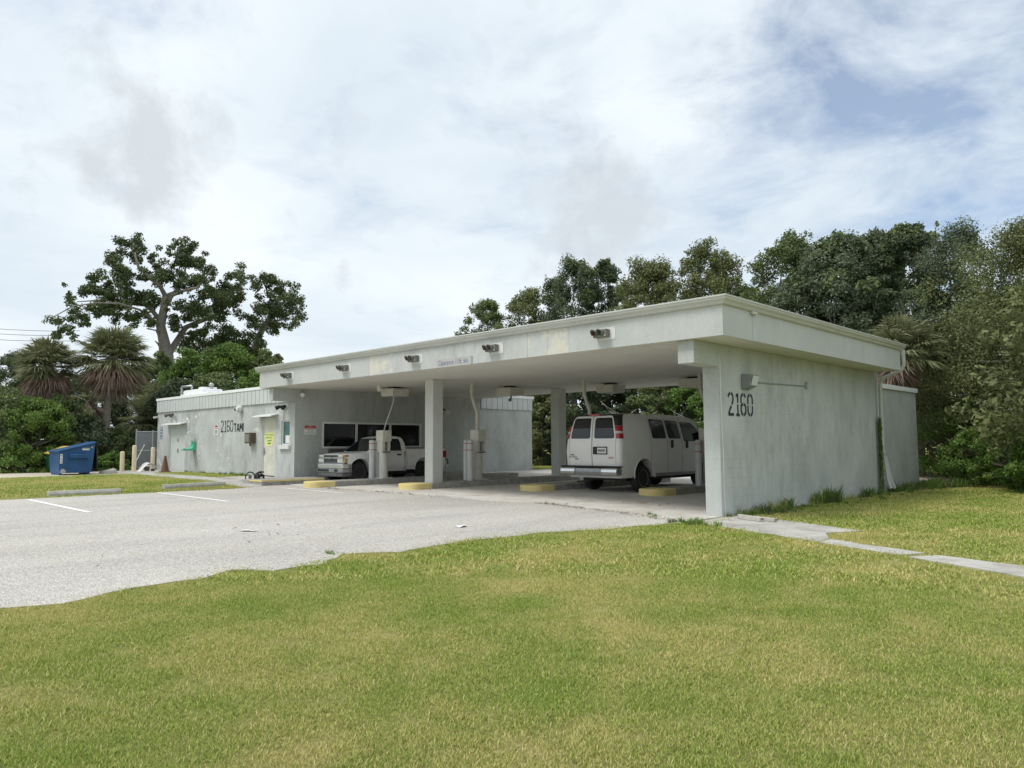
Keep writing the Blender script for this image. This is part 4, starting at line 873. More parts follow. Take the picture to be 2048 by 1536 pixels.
def chamf(p, c):
    out = []; n = len(p)
    for i in range(n):
        a, b, d = Vector(p[i - 1]), Vector(p[i]), Vector(p[(i + 1) % n])
        e, f = (a - b).normalized(), (d - b).normalized(); out += [tuple(b + e * c), tuple(b + (e + f) * c * .29), tuple(b + f * c)]
    return out
def carve(o, cutters):
    """cut wheel arches out of a closed body"""
    me = bpy.data.meshes.new('cut'); me.from_pydata(cutters.v, [], cutters.f); bm = bmesh.new(); bm.from_mesh(me); bmesh.ops.recalc_face_normals(bm, faces=bm.faces); bm.to_mesh(me); bm.free()
    c = bpy.data.objects.new('cut', me); COL.objects.link(c); c.parent = o.parent
    m = o.modifiers.new('b', 'BOOLEAN'); m.operation = 'DIFFERENCE'; m.object = c; m.solver = 'EXACT'
    dg = bpy.context.evaluated_depsgraph_get(); dg.update(); new = bpy.data.meshes.new_from_object(o.evaluated_get(dg)); o.modifiers.clear(); o.data = new
    bpy.data.objects.remove(c); new.set_sharp_from_angle(angle=math.radians(38))
def wheel(par, x, y, r, w, sg, style):
    t = MB(); h = w / 2; t.lathe([(r * .62, -h * .8), (r * .72, -h), (r * .93, -h * .95), (r, -h * .6), (r, h * .6), (r * .93, h * .95), (r * .72, h), (r * .62, h * .8)], (x, y, r), 'x', 30); ty = part(t, 'wheel', 'rubber', par)
    o = MB(); q = sg; o.lathe([(r * .64, -h * .3 * q), (r * .66, h * .86 * q), (r * .60, h * .80 * q), (r * .55, h * .45 * q), (r * .34, h * .38 * q), (r * .30, h * .62 * q), (r * .12, h * .70 * q), (.005, h * .72 * q)], (x, y, r), 'x', 30); rim = part(o, 'rim', 'steel' if style else 'darkgrey', ty)
    for k in range(6):
        a = 2 * math.pi * k / 6 + .3; o = MB(); o.lathe([(r * .075, h * .40 * q), (r * .075, h * .47 * q)], (x, y + r * .44 * math.cos(a), r + r * .44 * math.sin(a)), 'x', 8); part(o, 'vent_hole', 'black', ty)
def van():
    t = thing('cargo_van', 'white cargo van parked nose-in under the canopy beside the pier wall', 'van', (-13.42, 17.0, G(-13.4) + .028))
    B = Stack([(.42, .08, 5.6, .94, .12), (.52, .05, 5.68, .985, .13), (.75, .02, 5.72, 1.01, .14), (1.15, 0, 5.70, 1.025, .14), (1.28, 0, 5.5, 1.02, .15), (1.40, .01, 5.05, 1.015, .16), (1.52, .02, 4.88, 1.0, .16), (1.8, .05, 4.60, .955, .16), (2.08, .10, 4.30, .90, .18), (2.17, .14, 4.15, .865, .2), (2.23, .22, 3.95, .80, .25), (2.262, .36, 3.7, .66, .3), (2.275, .6, 3.4, .45, .3)])
    body = part(B.mesh(), 'body', 'vanwhite', t)
    cut = MB()
    for yy in (1.17, 4.47): cut.lathe([(.50, -1.3), (.50, 1.3)], (0, yy, .46), 'x', 32)
    carve(body, cut)
    mb = MB(); mb.box(-.70, .70, .7, 5.2, .32, .60); part(mb, 'chassis', 'black', t)
    mb = MB()
    for yy in (1.17, 4.47): mb.box(-.72, .72, yy - .52, yy + .52, .5, 1.05)
    part(mb, 'wheel_well', 'black', t)
    for sg in (-1, 1):
        for yy in (1.17, 4.47): wheel(t, sg * .86, yy, .385, .25, sg, 1)
        # arch lip
        o = MB(); w = B.at(.8)[3]; o.tube([(sg * (w + .0), 1.17 + .515 * math.cos(a), .46 + .515 * math.sin(a)) for a in np.linspace(-.1, math.pi + .1, 20)], .018, 6); part(o, 'arch_lip', 'vanwhite', t)
        for poly in ([(1.62, 1.54), (2.36, 1.54), (2.30, 2.10), (1.55, 2.12)], [(2.48, 1.54), (3.18, 1.54), (3.06, 2.08), (2.40, 2.10)], [(3.32, 1.46), (4.45, 1.46), (4.18, 1.85), (3.86, 2.04), (3.24, 2.06)]):
            g = part(B.side(chamf(poly, .05), sg, .004), 'window', 'black', t, recalc=False); part(B.side(inset_poly(chamf(poly, .05), .035), sg, .008), 'pane', 'glass', g, recalc=False)
        for ln in (1.52, 2.42, 3.24, 4.32):
            part(B.side([(ln - .006, .50), (ln + .006, .50), (ln + .006 - .05 * (ln > 2), 2.14), (ln - .006 - .05 * (ln > 2), 2.14)], sg, .003), 'door_gap', 'black', t, recalc=False)
        for hy, hz in ((2.58, 1.26), (3.42, 1.24)): o = MB(); xx = sg * B.at(hz)[3]; o.box(min(xx, xx + sg * .035), max(xx, xx + sg * .035), hy, hy + .10, hz, hz + .24); part(o, 'door_handle', 'black', t, bevel=.012)
        o = MB(); o.box(min(sg * .98, sg * 1.03), max(sg * .98, sg * 1.03), 1.75, 3.95, .44, .52); part(o, 'rocker_trim', 'greymetal', t, bevel=.015)
        o = MB(); o.box(min(sg * 1.0, sg * 1.24), max(sg * 1.0, sg * 1.24), 4.28, 4.40, 1.50, 1.78); part(o, 'mirror', 'black', t, bevel=.03)
        # lamps wrap the rear corner: ring indices 0-6 left arc, 7-13 right arc
        i0, i1 = (0, 6) if sg < 0 else (7, 13)
        l = part(B.wrap(1.54, 1.90, i0, i1, .012), 'tail_lamp', 'tailred', t, recalc=False); part(B.wrap(1.685, 1.745, i0, i1, .016), 'lamp_band', 'headlamp', l, recalc=False)
        part(B.wrap(1.905, 2.245, i0, i1, .005), 'corner_trim', 'black', t, recalc=False)
        po = [(sg * .075, 1.545), (sg * .075, 2.14), (sg * .68, 2.14), (sg * .73, 1.9), (sg * .80, 1.545)]
        g = part(B.end(chamf(po, .06), -1, .006), 'rear_window', 'black', t, recalc=False); part(B.end(inset_poly(chamf(po, .06), .02), -1, .010), 'pane', 'glass', g, recalc=False)
        part(B.end([(sg * .845 - .004, .78), (sg * .845 + .004, .78), (sg * .845 + .004, 1.54), (sg * .845 - .004, 1.54)], -1, .003), 'door_gap', 'darkgrey', t, recalc=False)
    part(B.wrap(2.20, 2.255, 6, 7, .006), 'roof_trim', 'black', t, recalc=False)
    part(B.end([(-.007, .76), (.007, .76), (.007, 2.19), (-.007, 2.19)], -1, .012), 'door_gap', 'black', t, recalc=False)
    mb = MB(); mb.box(-.18, .18, .13, .24, 2.20, 2.25); part(mb, 'brake_lamp', 'tailred', t, bevel=.01)
    mb = MB(); mb.box(-.90, .90, .05, .12, .70, .78); part(mb, 'sill', 'black', t)
    pr = [(-.22, .50), (-.24, .60), (-.22, .70), (-.16, .73), (.04, .73), (.04, .50)]
    for sg in (-1, 1):
        mb = MB(); a, b = sorted((sg * .47, sg * 1.03)); mb.prism(pr, 0, a, b); part(mb, 'bumper', 'chrome', t, bevel=.03)
    mb = MB(); mb.prism([(-.19, .50), (-.21, .60), (-.19, .70), (.04, .73), (.04, .50)], 0, -.469, .469); part(mb, 'bumper_step', 'greymetal', t, bevel=.012)
    mb = MB(); mb.box(-1.05, 1.05, -.17, .06, .731, .765); part(mb, 'bumper_pad', 'black', t, bevel=.012)
    mb = MB(); mb.add([], []); mb.box(.05, .56, -.012, .004, 1.09, 1.31); pl = part(mb, 'plate_recess', 'black', t, bevel=.02)
    mb = MB(); mb.box(.21, .53, -.020, -.0125, 1.12, 1.28); pp = part(mb, 'licence_plate', 'signwhite', t)
    mb = MB(); [mb.box(.24 + .043 * k, .24 + .043 * k + .028, -.0225, -.0205, 1.165 + .01 * (k % 2), 1.235) for k in range(6)]; part(mb, 'plate_print', 'ink', pp, stuff=True)
    fr = lambda ox, oz: (lambda u, v, h: (u + ox, -.0065 - h, v + oz))
    part(text_mb('GMC', .085, fr(.69, .99), space=1.1), 'badge', 'red', t, recalc=False)
    part(text_mb('SAVANA', .075, fr(-.70, 1.01), space=1.1), 'badge', 'black', t, recalc=False)
    mb = MB(); mb.box(-.80, -.66, -.008, -.004, 1.06, 1.085); mb.box(-.62, -.50, -.008, -.004, .94, .965); part(mb, 'badge_bar', 'black', t, stuff=True)
    part(B.end(chamf([(-.80, 1.46), (.80, 1.46), (.70, 2.10), (-.70, 2.10)], .06), 1, .006), 'windscreen', 'glass', t, recalc=False)
    mb = MB(); mb.tube([(-.4, .6, .34), (-.45, .1, .30), (-.52, -.06, .30)], .03, 8); part(mb, 'exhaust', 'brownbox', t)
van()
def pickup():
    t = thing('pickup_truck', 'white pickup truck parked beside the teller window, nose outward', 'pickup', (-23.28, 14.5, G(-23.3) + .028))
    def section(w, zt, zb): h = [(w - .07, zb), (w - .015, zb + .12), (w, .62), (w - .004, .80), (w - .03, zt - .07), (w - .08, zt - .018), (w - .26, zt + .008), (0, zt + .02)]; return h + [(-x, z) for x, z in h[-2::-1]]
    mb = MB(); st = [(.04, .70, .955, .5), (.09, .80, .985, .46), (.18, .845, 1.005, .42), (.45, .865, 1.03, .38), (.9, .87, 1.06, .36), (1.2, .87, 1.08, .36), (1.6, .865, 1.09, .36), (2.755, .865, 1.09, .36)]
    R = [[(x, y, z) for x, z in section(w, zt, zb)] for y, w, zt, zb in st]; m = len(R[0])
    mb.add([p for r in R for p in r], [(i * m + k, i * m + (k + 1) % m, (i + 1) * m + (k + 1) % m, (i + 1) * m + k) for i in range(len(R) - 1) for k in range(m)] + [tuple(range(m))[::-1], tuple((len(R) - 1) * m + k for k in range(m))], True)
    body = part(mb, 'body', 'vanwhite', t); c = MB(); c.lathe([(.44, -1.2), (.44, 1.2)], (0, .68, .40), 'x', 32); carve(body, c)
    mb = MB(); pr = [(-.80, .40), (-.85, .52), (-.865, .62), (-.862, .80), (-.84, 1.13), (-.81, 1.18), (-.75, 1.18), (-.75, .62), (.75, .62), (.75, 1.18), (.81, 1.18), (.84, 1.13), (.862, .80), (.865, .62), (.85, .52), (.80, .40)]
    mb.prism(pr, 1, 2.775, 4.64); bed = part(mb, 'cargo_bed', 'vanwhite', t); c = MB(); c.lathe([(.44, -1.2), (.44, 1.2)], (0, 3.57, .40), 'x', 32); carve(bed, c)
    mb = MB(); mb.box(-.79, .79, 4.641, 4.70, .52, 1.18); part(mb, 'tailgate', 'vanwhite', t, bevel=.02)
    mb = MB(); mb.box(-.749, .749, 2.776, 2.83, .62, 1.17); part(mb, 'bed_front', 'vanwhite', t)
    K = Stack([(1.05, 1.02, 2.78, .83, .10), (1.12, 1.10, 2.775, .825, .10), (1.25, 1.29, 2.77, .80, .10), (1.40, 1.48, 2.74, .765, .10), (1.53, 1.66, 2.69, .73, .11), (1.60, 1.79, 2.62, .70, .13), (1.635, 1.95, 2.52, .62, .16), (1.65, 2.1, 2.4, .45, .14)])
    part(K.mesh(), 'cab', 'vanwhite', t)
    for sg in (-1, 1):
        po = [(1.36, 1.10), (2.52, 1.10), (2.50, 1.40), (2.44, 1.545), (1.78, 1.545), (1.55, 1.36)]
        g = part(K.side(po, sg, .004), 'window', 'black', t, recalc=False); part(K.side(inset_poly(po, .03), sg, .008), 'pane', 'glass', g, recalc=False)
        o = MB(); a, b = sorted((sg * .868, sg * .90)); o.box(a, b, 2.28, 2.48, .93, .985); part(o, 'door_handle', 'black', t, bevel=.015)
        o = MB(); a, b = sorted((sg * .84, sg * 1.04)); o.box(a, b, 1.36, 1.46, 1.06, 1.24); part(o, 'mirror', 'black', t, bevel=.03)
        for yy in (1.14, 2.66): o = MB(); a, b = sorted((sg * .80, sg * .872)); o.prism([(yy - .005, .42), (yy + .005, .42), (yy + .005, 1.06), (yy - .005, 1.06)], 0, a, b); part(o, 'door_gap', 'black', t)
        o = MB(); o.tube([(sg * .864, .68 + .455 * math.cos(a), .40 + .455 * math.sin(a)) for a in np.linspace(-.05, math.pi + .05, 18)], .016, 6); part(o, 'arch_lip', 'vanwhite', t)
        o = MB(); o.tube([(sg * .862, 3.57 + .455 * math.cos(a), .40 + .455 * math.sin(a)) for a in np.linspace(-.05, math.pi + .05, 18)], .016, 6); part(o, 'arch_lip', 'vanwhite', t)
        for yy in (.68, 3.57): wheel(t, sg * .735, yy, .355, .225, sg, 0)
        # two-tier head lamps with an amber corner
        def blk(n, m, x0, x1, y0, y1, z0, z1, bv=.012):
            o = MB(); a, b = sorted((sg * x0, sg * x1)); o.box(a, b, y0, y1, z0, z1); return part(o, n, m, t, bevel=bv)
        blk('head_lamp', 'headlamp', .47, .76, .005, .16, .90, .975); blk('turn_lamp', 'amber', .762, .855, .05, .20, .915, .975)
        blk('head_lamp', 'headlamp', .45, .78, -.005, .16, .70, .845); blk('corner_lamp', 'lamp_edge', .782, .858, .03, .16, .70, .86)
        blk('tail_lamp', 'tailred', .80, .868, 4.50, 4.69, .82, 1.08); blk('rail_cap', 'black', .745, .85, 2.80, 4.63, 1.181, 1.20, .006)
    mb = MB(); mb.lathe([(.09, .864), (.09, .870)], (0, 3.02, .92), 'x', 18); part(mb, 'fuel_flap', 'vanwhite', t, bevel=.003)
    part(K.end(chamf([(-.74, 1.09), (.74, 1.09), (.64, 1.56), (-.64, 1.56)], .05), -1, .006), 'windscreen', 'glass', t, recalc=False)
    part(K.end(chamf([(-.62, 1.16), (.62, 1.16), (.54, 1.52), (-.54, 1.52)], .05), 1, .006), 'rear_window', 'glass', t, recalc=False)
    mb = MB(); mb.box(-.47, .47, .02, .10, .885, .97); part(mb, 'grille', 'darkgrey', t); mb = MB(); mb.box(-.45, .45, .02, .10, .69, .84); part(mb, 'grille', 'darkgrey', t)
    for zz in (.73, .77, .81, .915, .94):
        o = MB(); o.box(-.45, .45, .012, .022, zz, zz + .008); part(o, 'grille_bar', 'black', t)
    mb = MB(); mb.box(-.80, .80, -.02, .10, .845, .885); part(mb, 'chrome_bar', 'chrome', t, bevel=.012)
    mb = MB(); mb.box(-.12, .12, -.04, -.021, .845, .885); mb.box(-.06, .06, -.041, -.022, .83, .90); part(mb, 'emblem', 'steel', t, stuff=True)
    mb = MB(); mb.box(-.84, .84, .02, .22, .62, .70); part(mb, 'filler_panel', 'greymetal', t, bevel=.015)
    q = [(-.92, .16), (-.86, -.06), (-.60, -.14), (.60, -.14), (.86, -.06), (.92, .16), (.92, .30), (-.92, .30)]
    mb = MB(); mb.prism(q, 2, .50, .66); part(mb, 'bumper', 'chrome', t, bevel=.025)
    q2 = [(a * .985, b + .015) for a, b in q]; mb = MB(); mb.prism(q2, 2, .36, .499); part(mb, 'lower_bumper', 'greymetal', t, bevel=.02)
    q3 = [(a * .95, b + .03) for a, b in q]; mb = MB(); mb.prism(q3, 2, .22, .359); part(mb, 'air_dam', 'darkgrey', t, bevel=.02)
    mb = MB(); mb.box(-.44, .10, -.135, -.12, .39, .47); part(mb, 'bumper_slot', 'black', t)
    for sg in (-1, 1): o = MB(); a, b = sorted((sg * .44, sg * .64)); o.box(a, b, -.13, -.10, .39, .48); part(o, 'fog_recess', 'black', t, bevel=.01)
    mb = MB(); mb.box(-.62, .62, .3, 4.5, .24, .58); part(mb, 'chassis', 'black', t)
    mb = MB(); mb.box(-.64, .64, .2, 1.16, .40, .86); part(mb, 'wheel_well', 'black', t)
    mb = MB(); mb.box(-.82, .82, 4.70, 4.84, .44, .56); part(mb, 'rear_bumper', 'whitepaint', t, bevel=.02)
    mb = MB(); mb.tube([(.80, 4.66, .80), (.84, 4.78, .70), (.78, 4.84, .56)], .025, 6); part(mb, 'loose_wire', 'black', t)
pickup()

# ------------------------------------------------------------------ plants
def rand_dirs(n, r):
    v = r.normal(size=(n, 3)); return v / np.linalg.norm(v, axis=1, keepdims=True)
def leaf_mesh(name, cent, axis, norm, ln, wd, tint, mat, parent, off=(0, 0, 0)):
    """many small rhombic leaves; arrays of centre, long axis, normal, length, width, tint"""
    axis = axis - norm * np.sum(axis * norm, 1, keepdims=True); axis /= np.linalg.norm(axis, axis=1, keepdims=True) + 1e-9
    sidev = np.cross(norm, axis); n = len(cent); L_ = ln[:, None]; W_ = wd[:, None]
    v = np.empty((n, 4, 3)); v[:, 0] = cent - axis * L_ * .5; v[:, 1] = cent + sidev * W_ * .5 + norm * L_ * .06; v[:, 2] = cent + axis * L_ * .5; v[:, 3] = cent - sidev * W_ * .5 + norm * L_ * .06
    v = v.reshape(-1, 3) - np.array(off)
    me = bpy.data.meshes.new(name); me.vertices.add(4 * n); me.vertices.foreach_set('co', v.ravel().astype(np.float32))
    me.loops.add(4 * n); me.loops.foreach_set('vertex_index', np.arange(4 * n, dtype=np.int32)); me.polygons.add(n); me.polygons.foreach_set('loop_start', np.arange(0, 4 * n, 4, dtype=np.int32))
    a = me.attributes.new('tint', 'FLOAT', 'POINT'); a.data.foreach_set('value', np.repeat(tint, 4).astype(np.float32))
    me.update(calc_edges=True); me.validate(); me.materials.append(MATS[mat])
    o = bpy.data.objects.new(name, me); COL.objects.link(o); o.parent = parent; return o
def crown_leaves(clumps, per, size, r, aspect=.5, spread=1.0, droop=.0):
    """clumps: (x, y, z, rx, rz); leaves gather near the shell of each clump"""
    C_, A_, N_, Ln, Wd, T_ = [], [], [], [], [], []
    for (x, y, z, rx, rz) in clumps:
        n = max(6, int(per * (rx * rx * .6 + rx * rz * .4)))
        d = rand_dirs(n, r); rad = (r.random(n) ** .42)[:, None] * (1 + r.normal(size=(n, 1)) * .10 * spread)
        p = np.array([x, y, z]) + d * rad * np.array([rx, rx, rz])
        C_.append(p); nn = d * .55 + r.normal(size=(n, 3)) * .55 + np.array([0, 0, .35]); N_.append(nn / np.linalg.norm(nn, axis=1, keepdims=True))
        ax = r.normal(size=(n, 3)) + d * .6 - np.array([0, 0, droop]); A_.append(ax)
        l = size * (.6 + .8 * r.random(n)); Ln.append(l); Wd.append(l * aspect * (.8 + .4 * r.random(n)))
        T_.append(np.clip(r.random(n) * .75 + r.random() * .25, 0, 1))
    return [np.concatenate(q) for q in (C_, A_, N_, Ln, Wd, T_)]
def tall(u, d, top):
    """height of a tree at bearing u, distance d whose tip stands `top` on the same angular scale"""
    return 1.25 + (889 - top) / 1490.0 * d * math.cos(math.atan((u - 1024) / 1490.0))
def trunk_mb(mb, base, top, r0, r1, r, bends=.3, n=8, segs=6):
    a, b = Vector(base), Vector(top); pts = []; rad = []
    for i in range(segs + 1):
        s_ = i / segs; p = a.lerp(b, s_) + Vector((r.normal() * bends * math.sin(s_ * 3.1), r.normal() * bends * math.sin(s_ * 3.1), 0)); pts.append(p); rad.append(r0 + (r1 - r0) * s_)
    mb.tube(pts, rad, n); return pts
def mass_tree(name, label, cat, u, d, h, w, leafm, seed, group, low=.15, per=560, size=.17, barkm='bark_dark', nclump=90, ragged_top=.25, leaves=14000, at=None, sprigs=0, depth=1.0, limbs=7, vines=None):
    r = np.random.default_rng(seed); p = at if at is not None else spot(u, d); zb = G(p[0]); t = thing(name, label, cat, (p[0], p[1], zb), 0, group)
    cl = []
    for k in range(nclump):
        # clumps ride near the surface of an egg-shaped crown with lobes
        a = r.random() * 2 * math.pi; s_ = r.random() ** .8; z = h * (low + (1 - low) * s_); prof = math.sin(math.pi * min(1, max(.04, .12 + .88 * (s_ ** .8)))) ** .55
        lob = 1 + ragged_top * math.sin(3 * a + seed) * .5 + r.normal() * .10; rr = w * prof * lob * (.35 + .65 * r.random() ** .5)
        c = w * (.085 + .155 * r.random()); cl.append((rr * math.cos(a), rr * depth * math.sin(a), min(z, h - c * .6) + r.normal() * .15, c, c * (.65 + .3 * r.random())))
    for k in range(sprigs):
        a = r.random() * 2 * math.pi; rr = w * (.15 + .6 * r.random()); zt = h * (.86 + .14 * r.random()) - rr * .35 - w * .15; b = .06 + .07 * r.random()
        for j in range(5): cl.append((rr * math.cos(a) + r.normal() * .12, rr * math.sin(a) + r.normal() * .12, zt + j * w * .075, w * b * (1 - j * .15), w * b * 1.1))
    per = leaves / sum(c[3] * c[3] * .6 + c[3] * c[4] * .4 for c in cl)
    leaf_mesh('crown', *crown_leaves(cl, per, size, r), leafm, t)
    if vines:
        vc = [c for c in cl if r.random() < .22]; leaf_mesh('vine_cover', *crown_leaves([(c[0] * 1.06, c[1] * 1.06, c[2] + .1, c[3] * .95, c[4] * 1.1) for c in vc], per * .75, size * 1.15, r, .75), vines, t)
    mb = MB(); pts = trunk_mb(mb, (0, 0, -.2), (r.normal() * .3, r.normal() * .3, h * .55), .03 * h * .6 + .06, .05, r)
    part(mb, 'trunk', barkm, t)
    for k in range(limbs):
        mb = MB(); s_ = pts[2 + k % 4]; e = cl[int(r.integers(len(cl)))]; trunk_mb(mb, s_, (e[0] * .9, e[1] * .9, max(e[2], s_[2] + .3)), .075, .015, r, .25, 5, 5); part(mb, 'limb', barkm, t)
    return t
# --- the spreading oak, far left: limbs laid out in its own plane (metres; u across, v up, w depth)
def oak():
    p = spot(326, 55); t = thing('oak_tree', 'tall spreading oak with open crown and forked pale trunk beyond the front wall', 'tree', (p.x, p.y, .36)); r = np.random.default_rng(11)
    ac = Vector((p.y, -p.x, 0)).normalized(); dp = Vector((p.x, p.y, 0)).normalized(); K = .0087
    def q(x, y, w=0.0): return ac * ((x - 900) * .0083) + dp * w + Vector((0, 0, (980 - y) * .0091 + 7.2))
    mb = MB(); mb.tube([q(905, 1760), q(905, 1300), q(900, 980), q(882, 880, .1), q(852, 760, .0), q(868, 650, -.2), q(880, 540, -.3)], [.62, .55, .46, .36, .30, .25, .20], 12); part(mb, 'trunk', 'bark', t)
    limbs = [([(880, 540, -.3), (840, 480, -.8), (760, 430, -1.2), (680, 360, -1.4), (655, 280, -1.2), (640, 180, -1)], .16), ([(880, 540, -.3), (940, 500, .2), (990, 440, .6), (1020, 330, .9), (1040, 160, 1.2)], .15),
             ([(885, 610, -.2), (930, 540, -.8), (1010, 510, -1.3), (1110, 490, -1.8), (1180, 400, -2.2), (1230, 330, -2.3)], .14), ([(855, 730, 0), (790, 640, .8), (720, 560, 1.5), (640, 480, 2), (560, 380, 2.3), (510, 270, 2.4)], .17),
             ([(852, 760, 0), (780, 720, -.9), (700, 680, -1.8), (560, 660, -2.6), (420, 680, -3.3), (280, 720, -3.8), (150, 810, -4)], .10), ([(740, 585, 1.4), (600, 570, 2), (500, 530, 2.6), (380, 540, 3), (220, 560, 3.2)], .12),
             ([(870, 880, .1), (820, 800, -.4), (750, 795, -.6)], .10), ([(905, 980, 0), (930, 940, .3), (980, 850, .8), (1040, 740, 1.3), (1130, 690, 1.6), (1240, 640, 1.9), (1340, 560, 2.1), (1430, 470, 2.2), (1400, 360, 2.3)], .26),
             ([(1000, 810, .9), (1080, 790, .4), (1180, 770, -.2)], .09), ([(1240, 640, 1.9), (1330, 620, 2.6), (1420, 650, 3)], .07), ([(620, 490, 2), (540, 440, 1.6), (400, 430, 1.5)], .08), ([(880, 960, -.1), (840, 900, -.4), (815, 880, -.5)], .12)]
    for pts, r0 in limbs:
        mb = MB(); P = [q(*a) for a in pts]; n = len(P); mb.tube(P, [r0 * (1 - .75 * i / (n - 1)) for i in range(n)], 8); part(mb, 'limb', 'bark', t)
    cl = [(640, 150, 60), (580, 180, 55), (690, 170, 50), (640, 240, 60), (510, 260, 55), (560, 290, 55), (480, 300, 45), (500, 370, 55), (560, 400, 50), (400, 430, 60), (450, 470, 45), (560, 460, 60), (700, 380, 55), (740, 360, 40), (620, 430, 45), (800, 290, 40), (850, 310, 45), (880, 360, 50), (850, 420, 60), (900, 410, 45), (780, 250, 35), (920, 270, 40),
          (950, 190, 55), (1010, 150, 55), (1060, 130, 50), (1000, 230, 60), (1050, 260, 50), (1100, 250, 50), (1160, 240, 40), (1120, 330, 55), (1200, 320, 50), (1230, 350, 35), (1020, 360, 50), (980, 430, 45), (1060, 430, 50), (1130, 420, 50), (1190, 440, 60), (1240, 490, 50), (1160, 500, 50),
          (680, 560, 60), (620, 540, 60), (760, 520, 50), (740, 600, 50), (800, 570, 45), (520, 560, 60), (450, 540, 50), (380, 560, 55), (300, 540, 50), (350, 510, 35), (210, 560, 35), (180, 540, 18), (460, 630, 60), (530, 620, 60), (600, 640, 60), (660, 690, 55), (520, 700, 50), (600, 720, 45), (440, 680, 50), (370, 680, 45), (290, 700, 50), (240, 660, 40), (220, 720, 45), (300, 780, 30), (170, 790, 50), (120, 820, 40), (220, 840, 30), (240, 890, 25), (130, 860, 35),
          (740, 690, 45), (780, 760, 40), (890, 660, 40), (940, 700, 50), (960, 770, 45), (1020, 620, 60), (1060, 660, 50), (1120, 620, 60), (1180, 640, 60), (1200, 720, 50), (1170, 790, 45), (1120, 750, 50), (1080, 580, 40), (980, 580, 35), (1260, 560, 60), (1320, 560, 70), (1340, 480, 70), (1400, 520, 60), (1290, 620, 50), (1370, 600, 50), (1440, 500, 55), (1400, 400, 60), (1380, 340, 50), (1440, 330, 40), (1430, 400, 50), (1340, 400, 40), (1310, 660, 30), (1080, 810, 35)]
    C3 = []
    for x, y, s_ in cl:
        for k in range(4):
            v = q(x + r.normal() * s_ * .45, y + r.normal() * s_ * .42, 0) + dp * (r.normal() * 1.3); rr = s_ * K * (.62 + .40 * r.random()); C3.append((v.x, v.y, v.z, rr, rr * .75))
    leaf_mesh('crown', *crown_leaves(C3, 850, .175, r, .55), 'leaf_oak', t)
oak()
def oak2():
    p = spot(500, 58); t = thing('oak_tree', 'smaller dark oak with one leaning arm beside the tall spreading oak', 'tree', (p.x, p.y, .36)); r = np.random.default_rng(12)
    ac = Vector((p.y, -p.x, 0)).normalized(); dp = Vector((p.x, p.y, 0)).normalized(); K = .0095
    def q(x, y, w=0.0): return ac * ((x - 1530) * .0092) + dp * w + Vector((0, 0, (980 - y) * .0100 + 7.9))
    mb = MB(); mb.tube([q(1480, 1750), q(1500, 1200), q(1560, 880), q(1620, 760), q(1700, 640), q(1780, 560)], [.40, .34, .26, .2, .14, .06], 10); part(mb, 'trunk', 'bark', t)
    for pts in ([(1620, 760), (1720, 720), (1860, 700)], [(1700, 640), (1640, 520), (1600, 430)], [(1500, 1100), (1400, 950), (1340, 860)]):
        mb = MB(); mb.tube([q(*a) for a in pts], [.11, .08, .03], 6); part(mb, 'limb', 'bark', t)
    cl = [(1560, 430, 55), (1620, 440, 60), (1680, 420, 45), (1720, 480, 50), (1770, 490, 50), (1830, 510, 50), (1870, 560, 45), (1890, 600, 40), (1780, 580, 60), (1720, 560, 55), (1650, 560, 50), (1560, 540, 45), (1600, 620, 55), (1680, 640, 60), (1760, 650, 60), (1840, 650, 50), (1880, 700, 40), (1600, 700, 60), (1680, 720, 60), (1760, 730, 55), (1840, 740, 40), (1540, 780, 60), (1620, 790, 60), (1690, 790, 50), (1590, 860, 55), (1500, 730, 40), (1440, 700, 35), (1400, 690, 30), (1330, 780, 45), (1400, 830, 60), (1330, 860, 70), (1240, 870, 60), (1140, 890, 70), (1060, 900, 60), (1400, 920, 80), (1300, 950, 80), (1480, 900, 70), (1560, 950, 70), (1500, 1000, 80), (1380, 1010, 80), (1200, 970, 80), (1090, 970, 70), (1560, 1030, 60)]
    C3 = []
    for x, y, s_ in cl:
        for k in range(4):
            v = q(x + r.normal() * s_ * .45, y + r.normal() * s_ * .45) + dp * (r.normal() * 1.2); rr = s_ * K * (.62 + .4 * r.random()); C3.append((v.x, v.y, v.z, rr, rr * .8))
    leaf_mesh('crown', *crown_leaves(C3, 720, .18, r, .55), 'leaf_oak', t)
oak2()
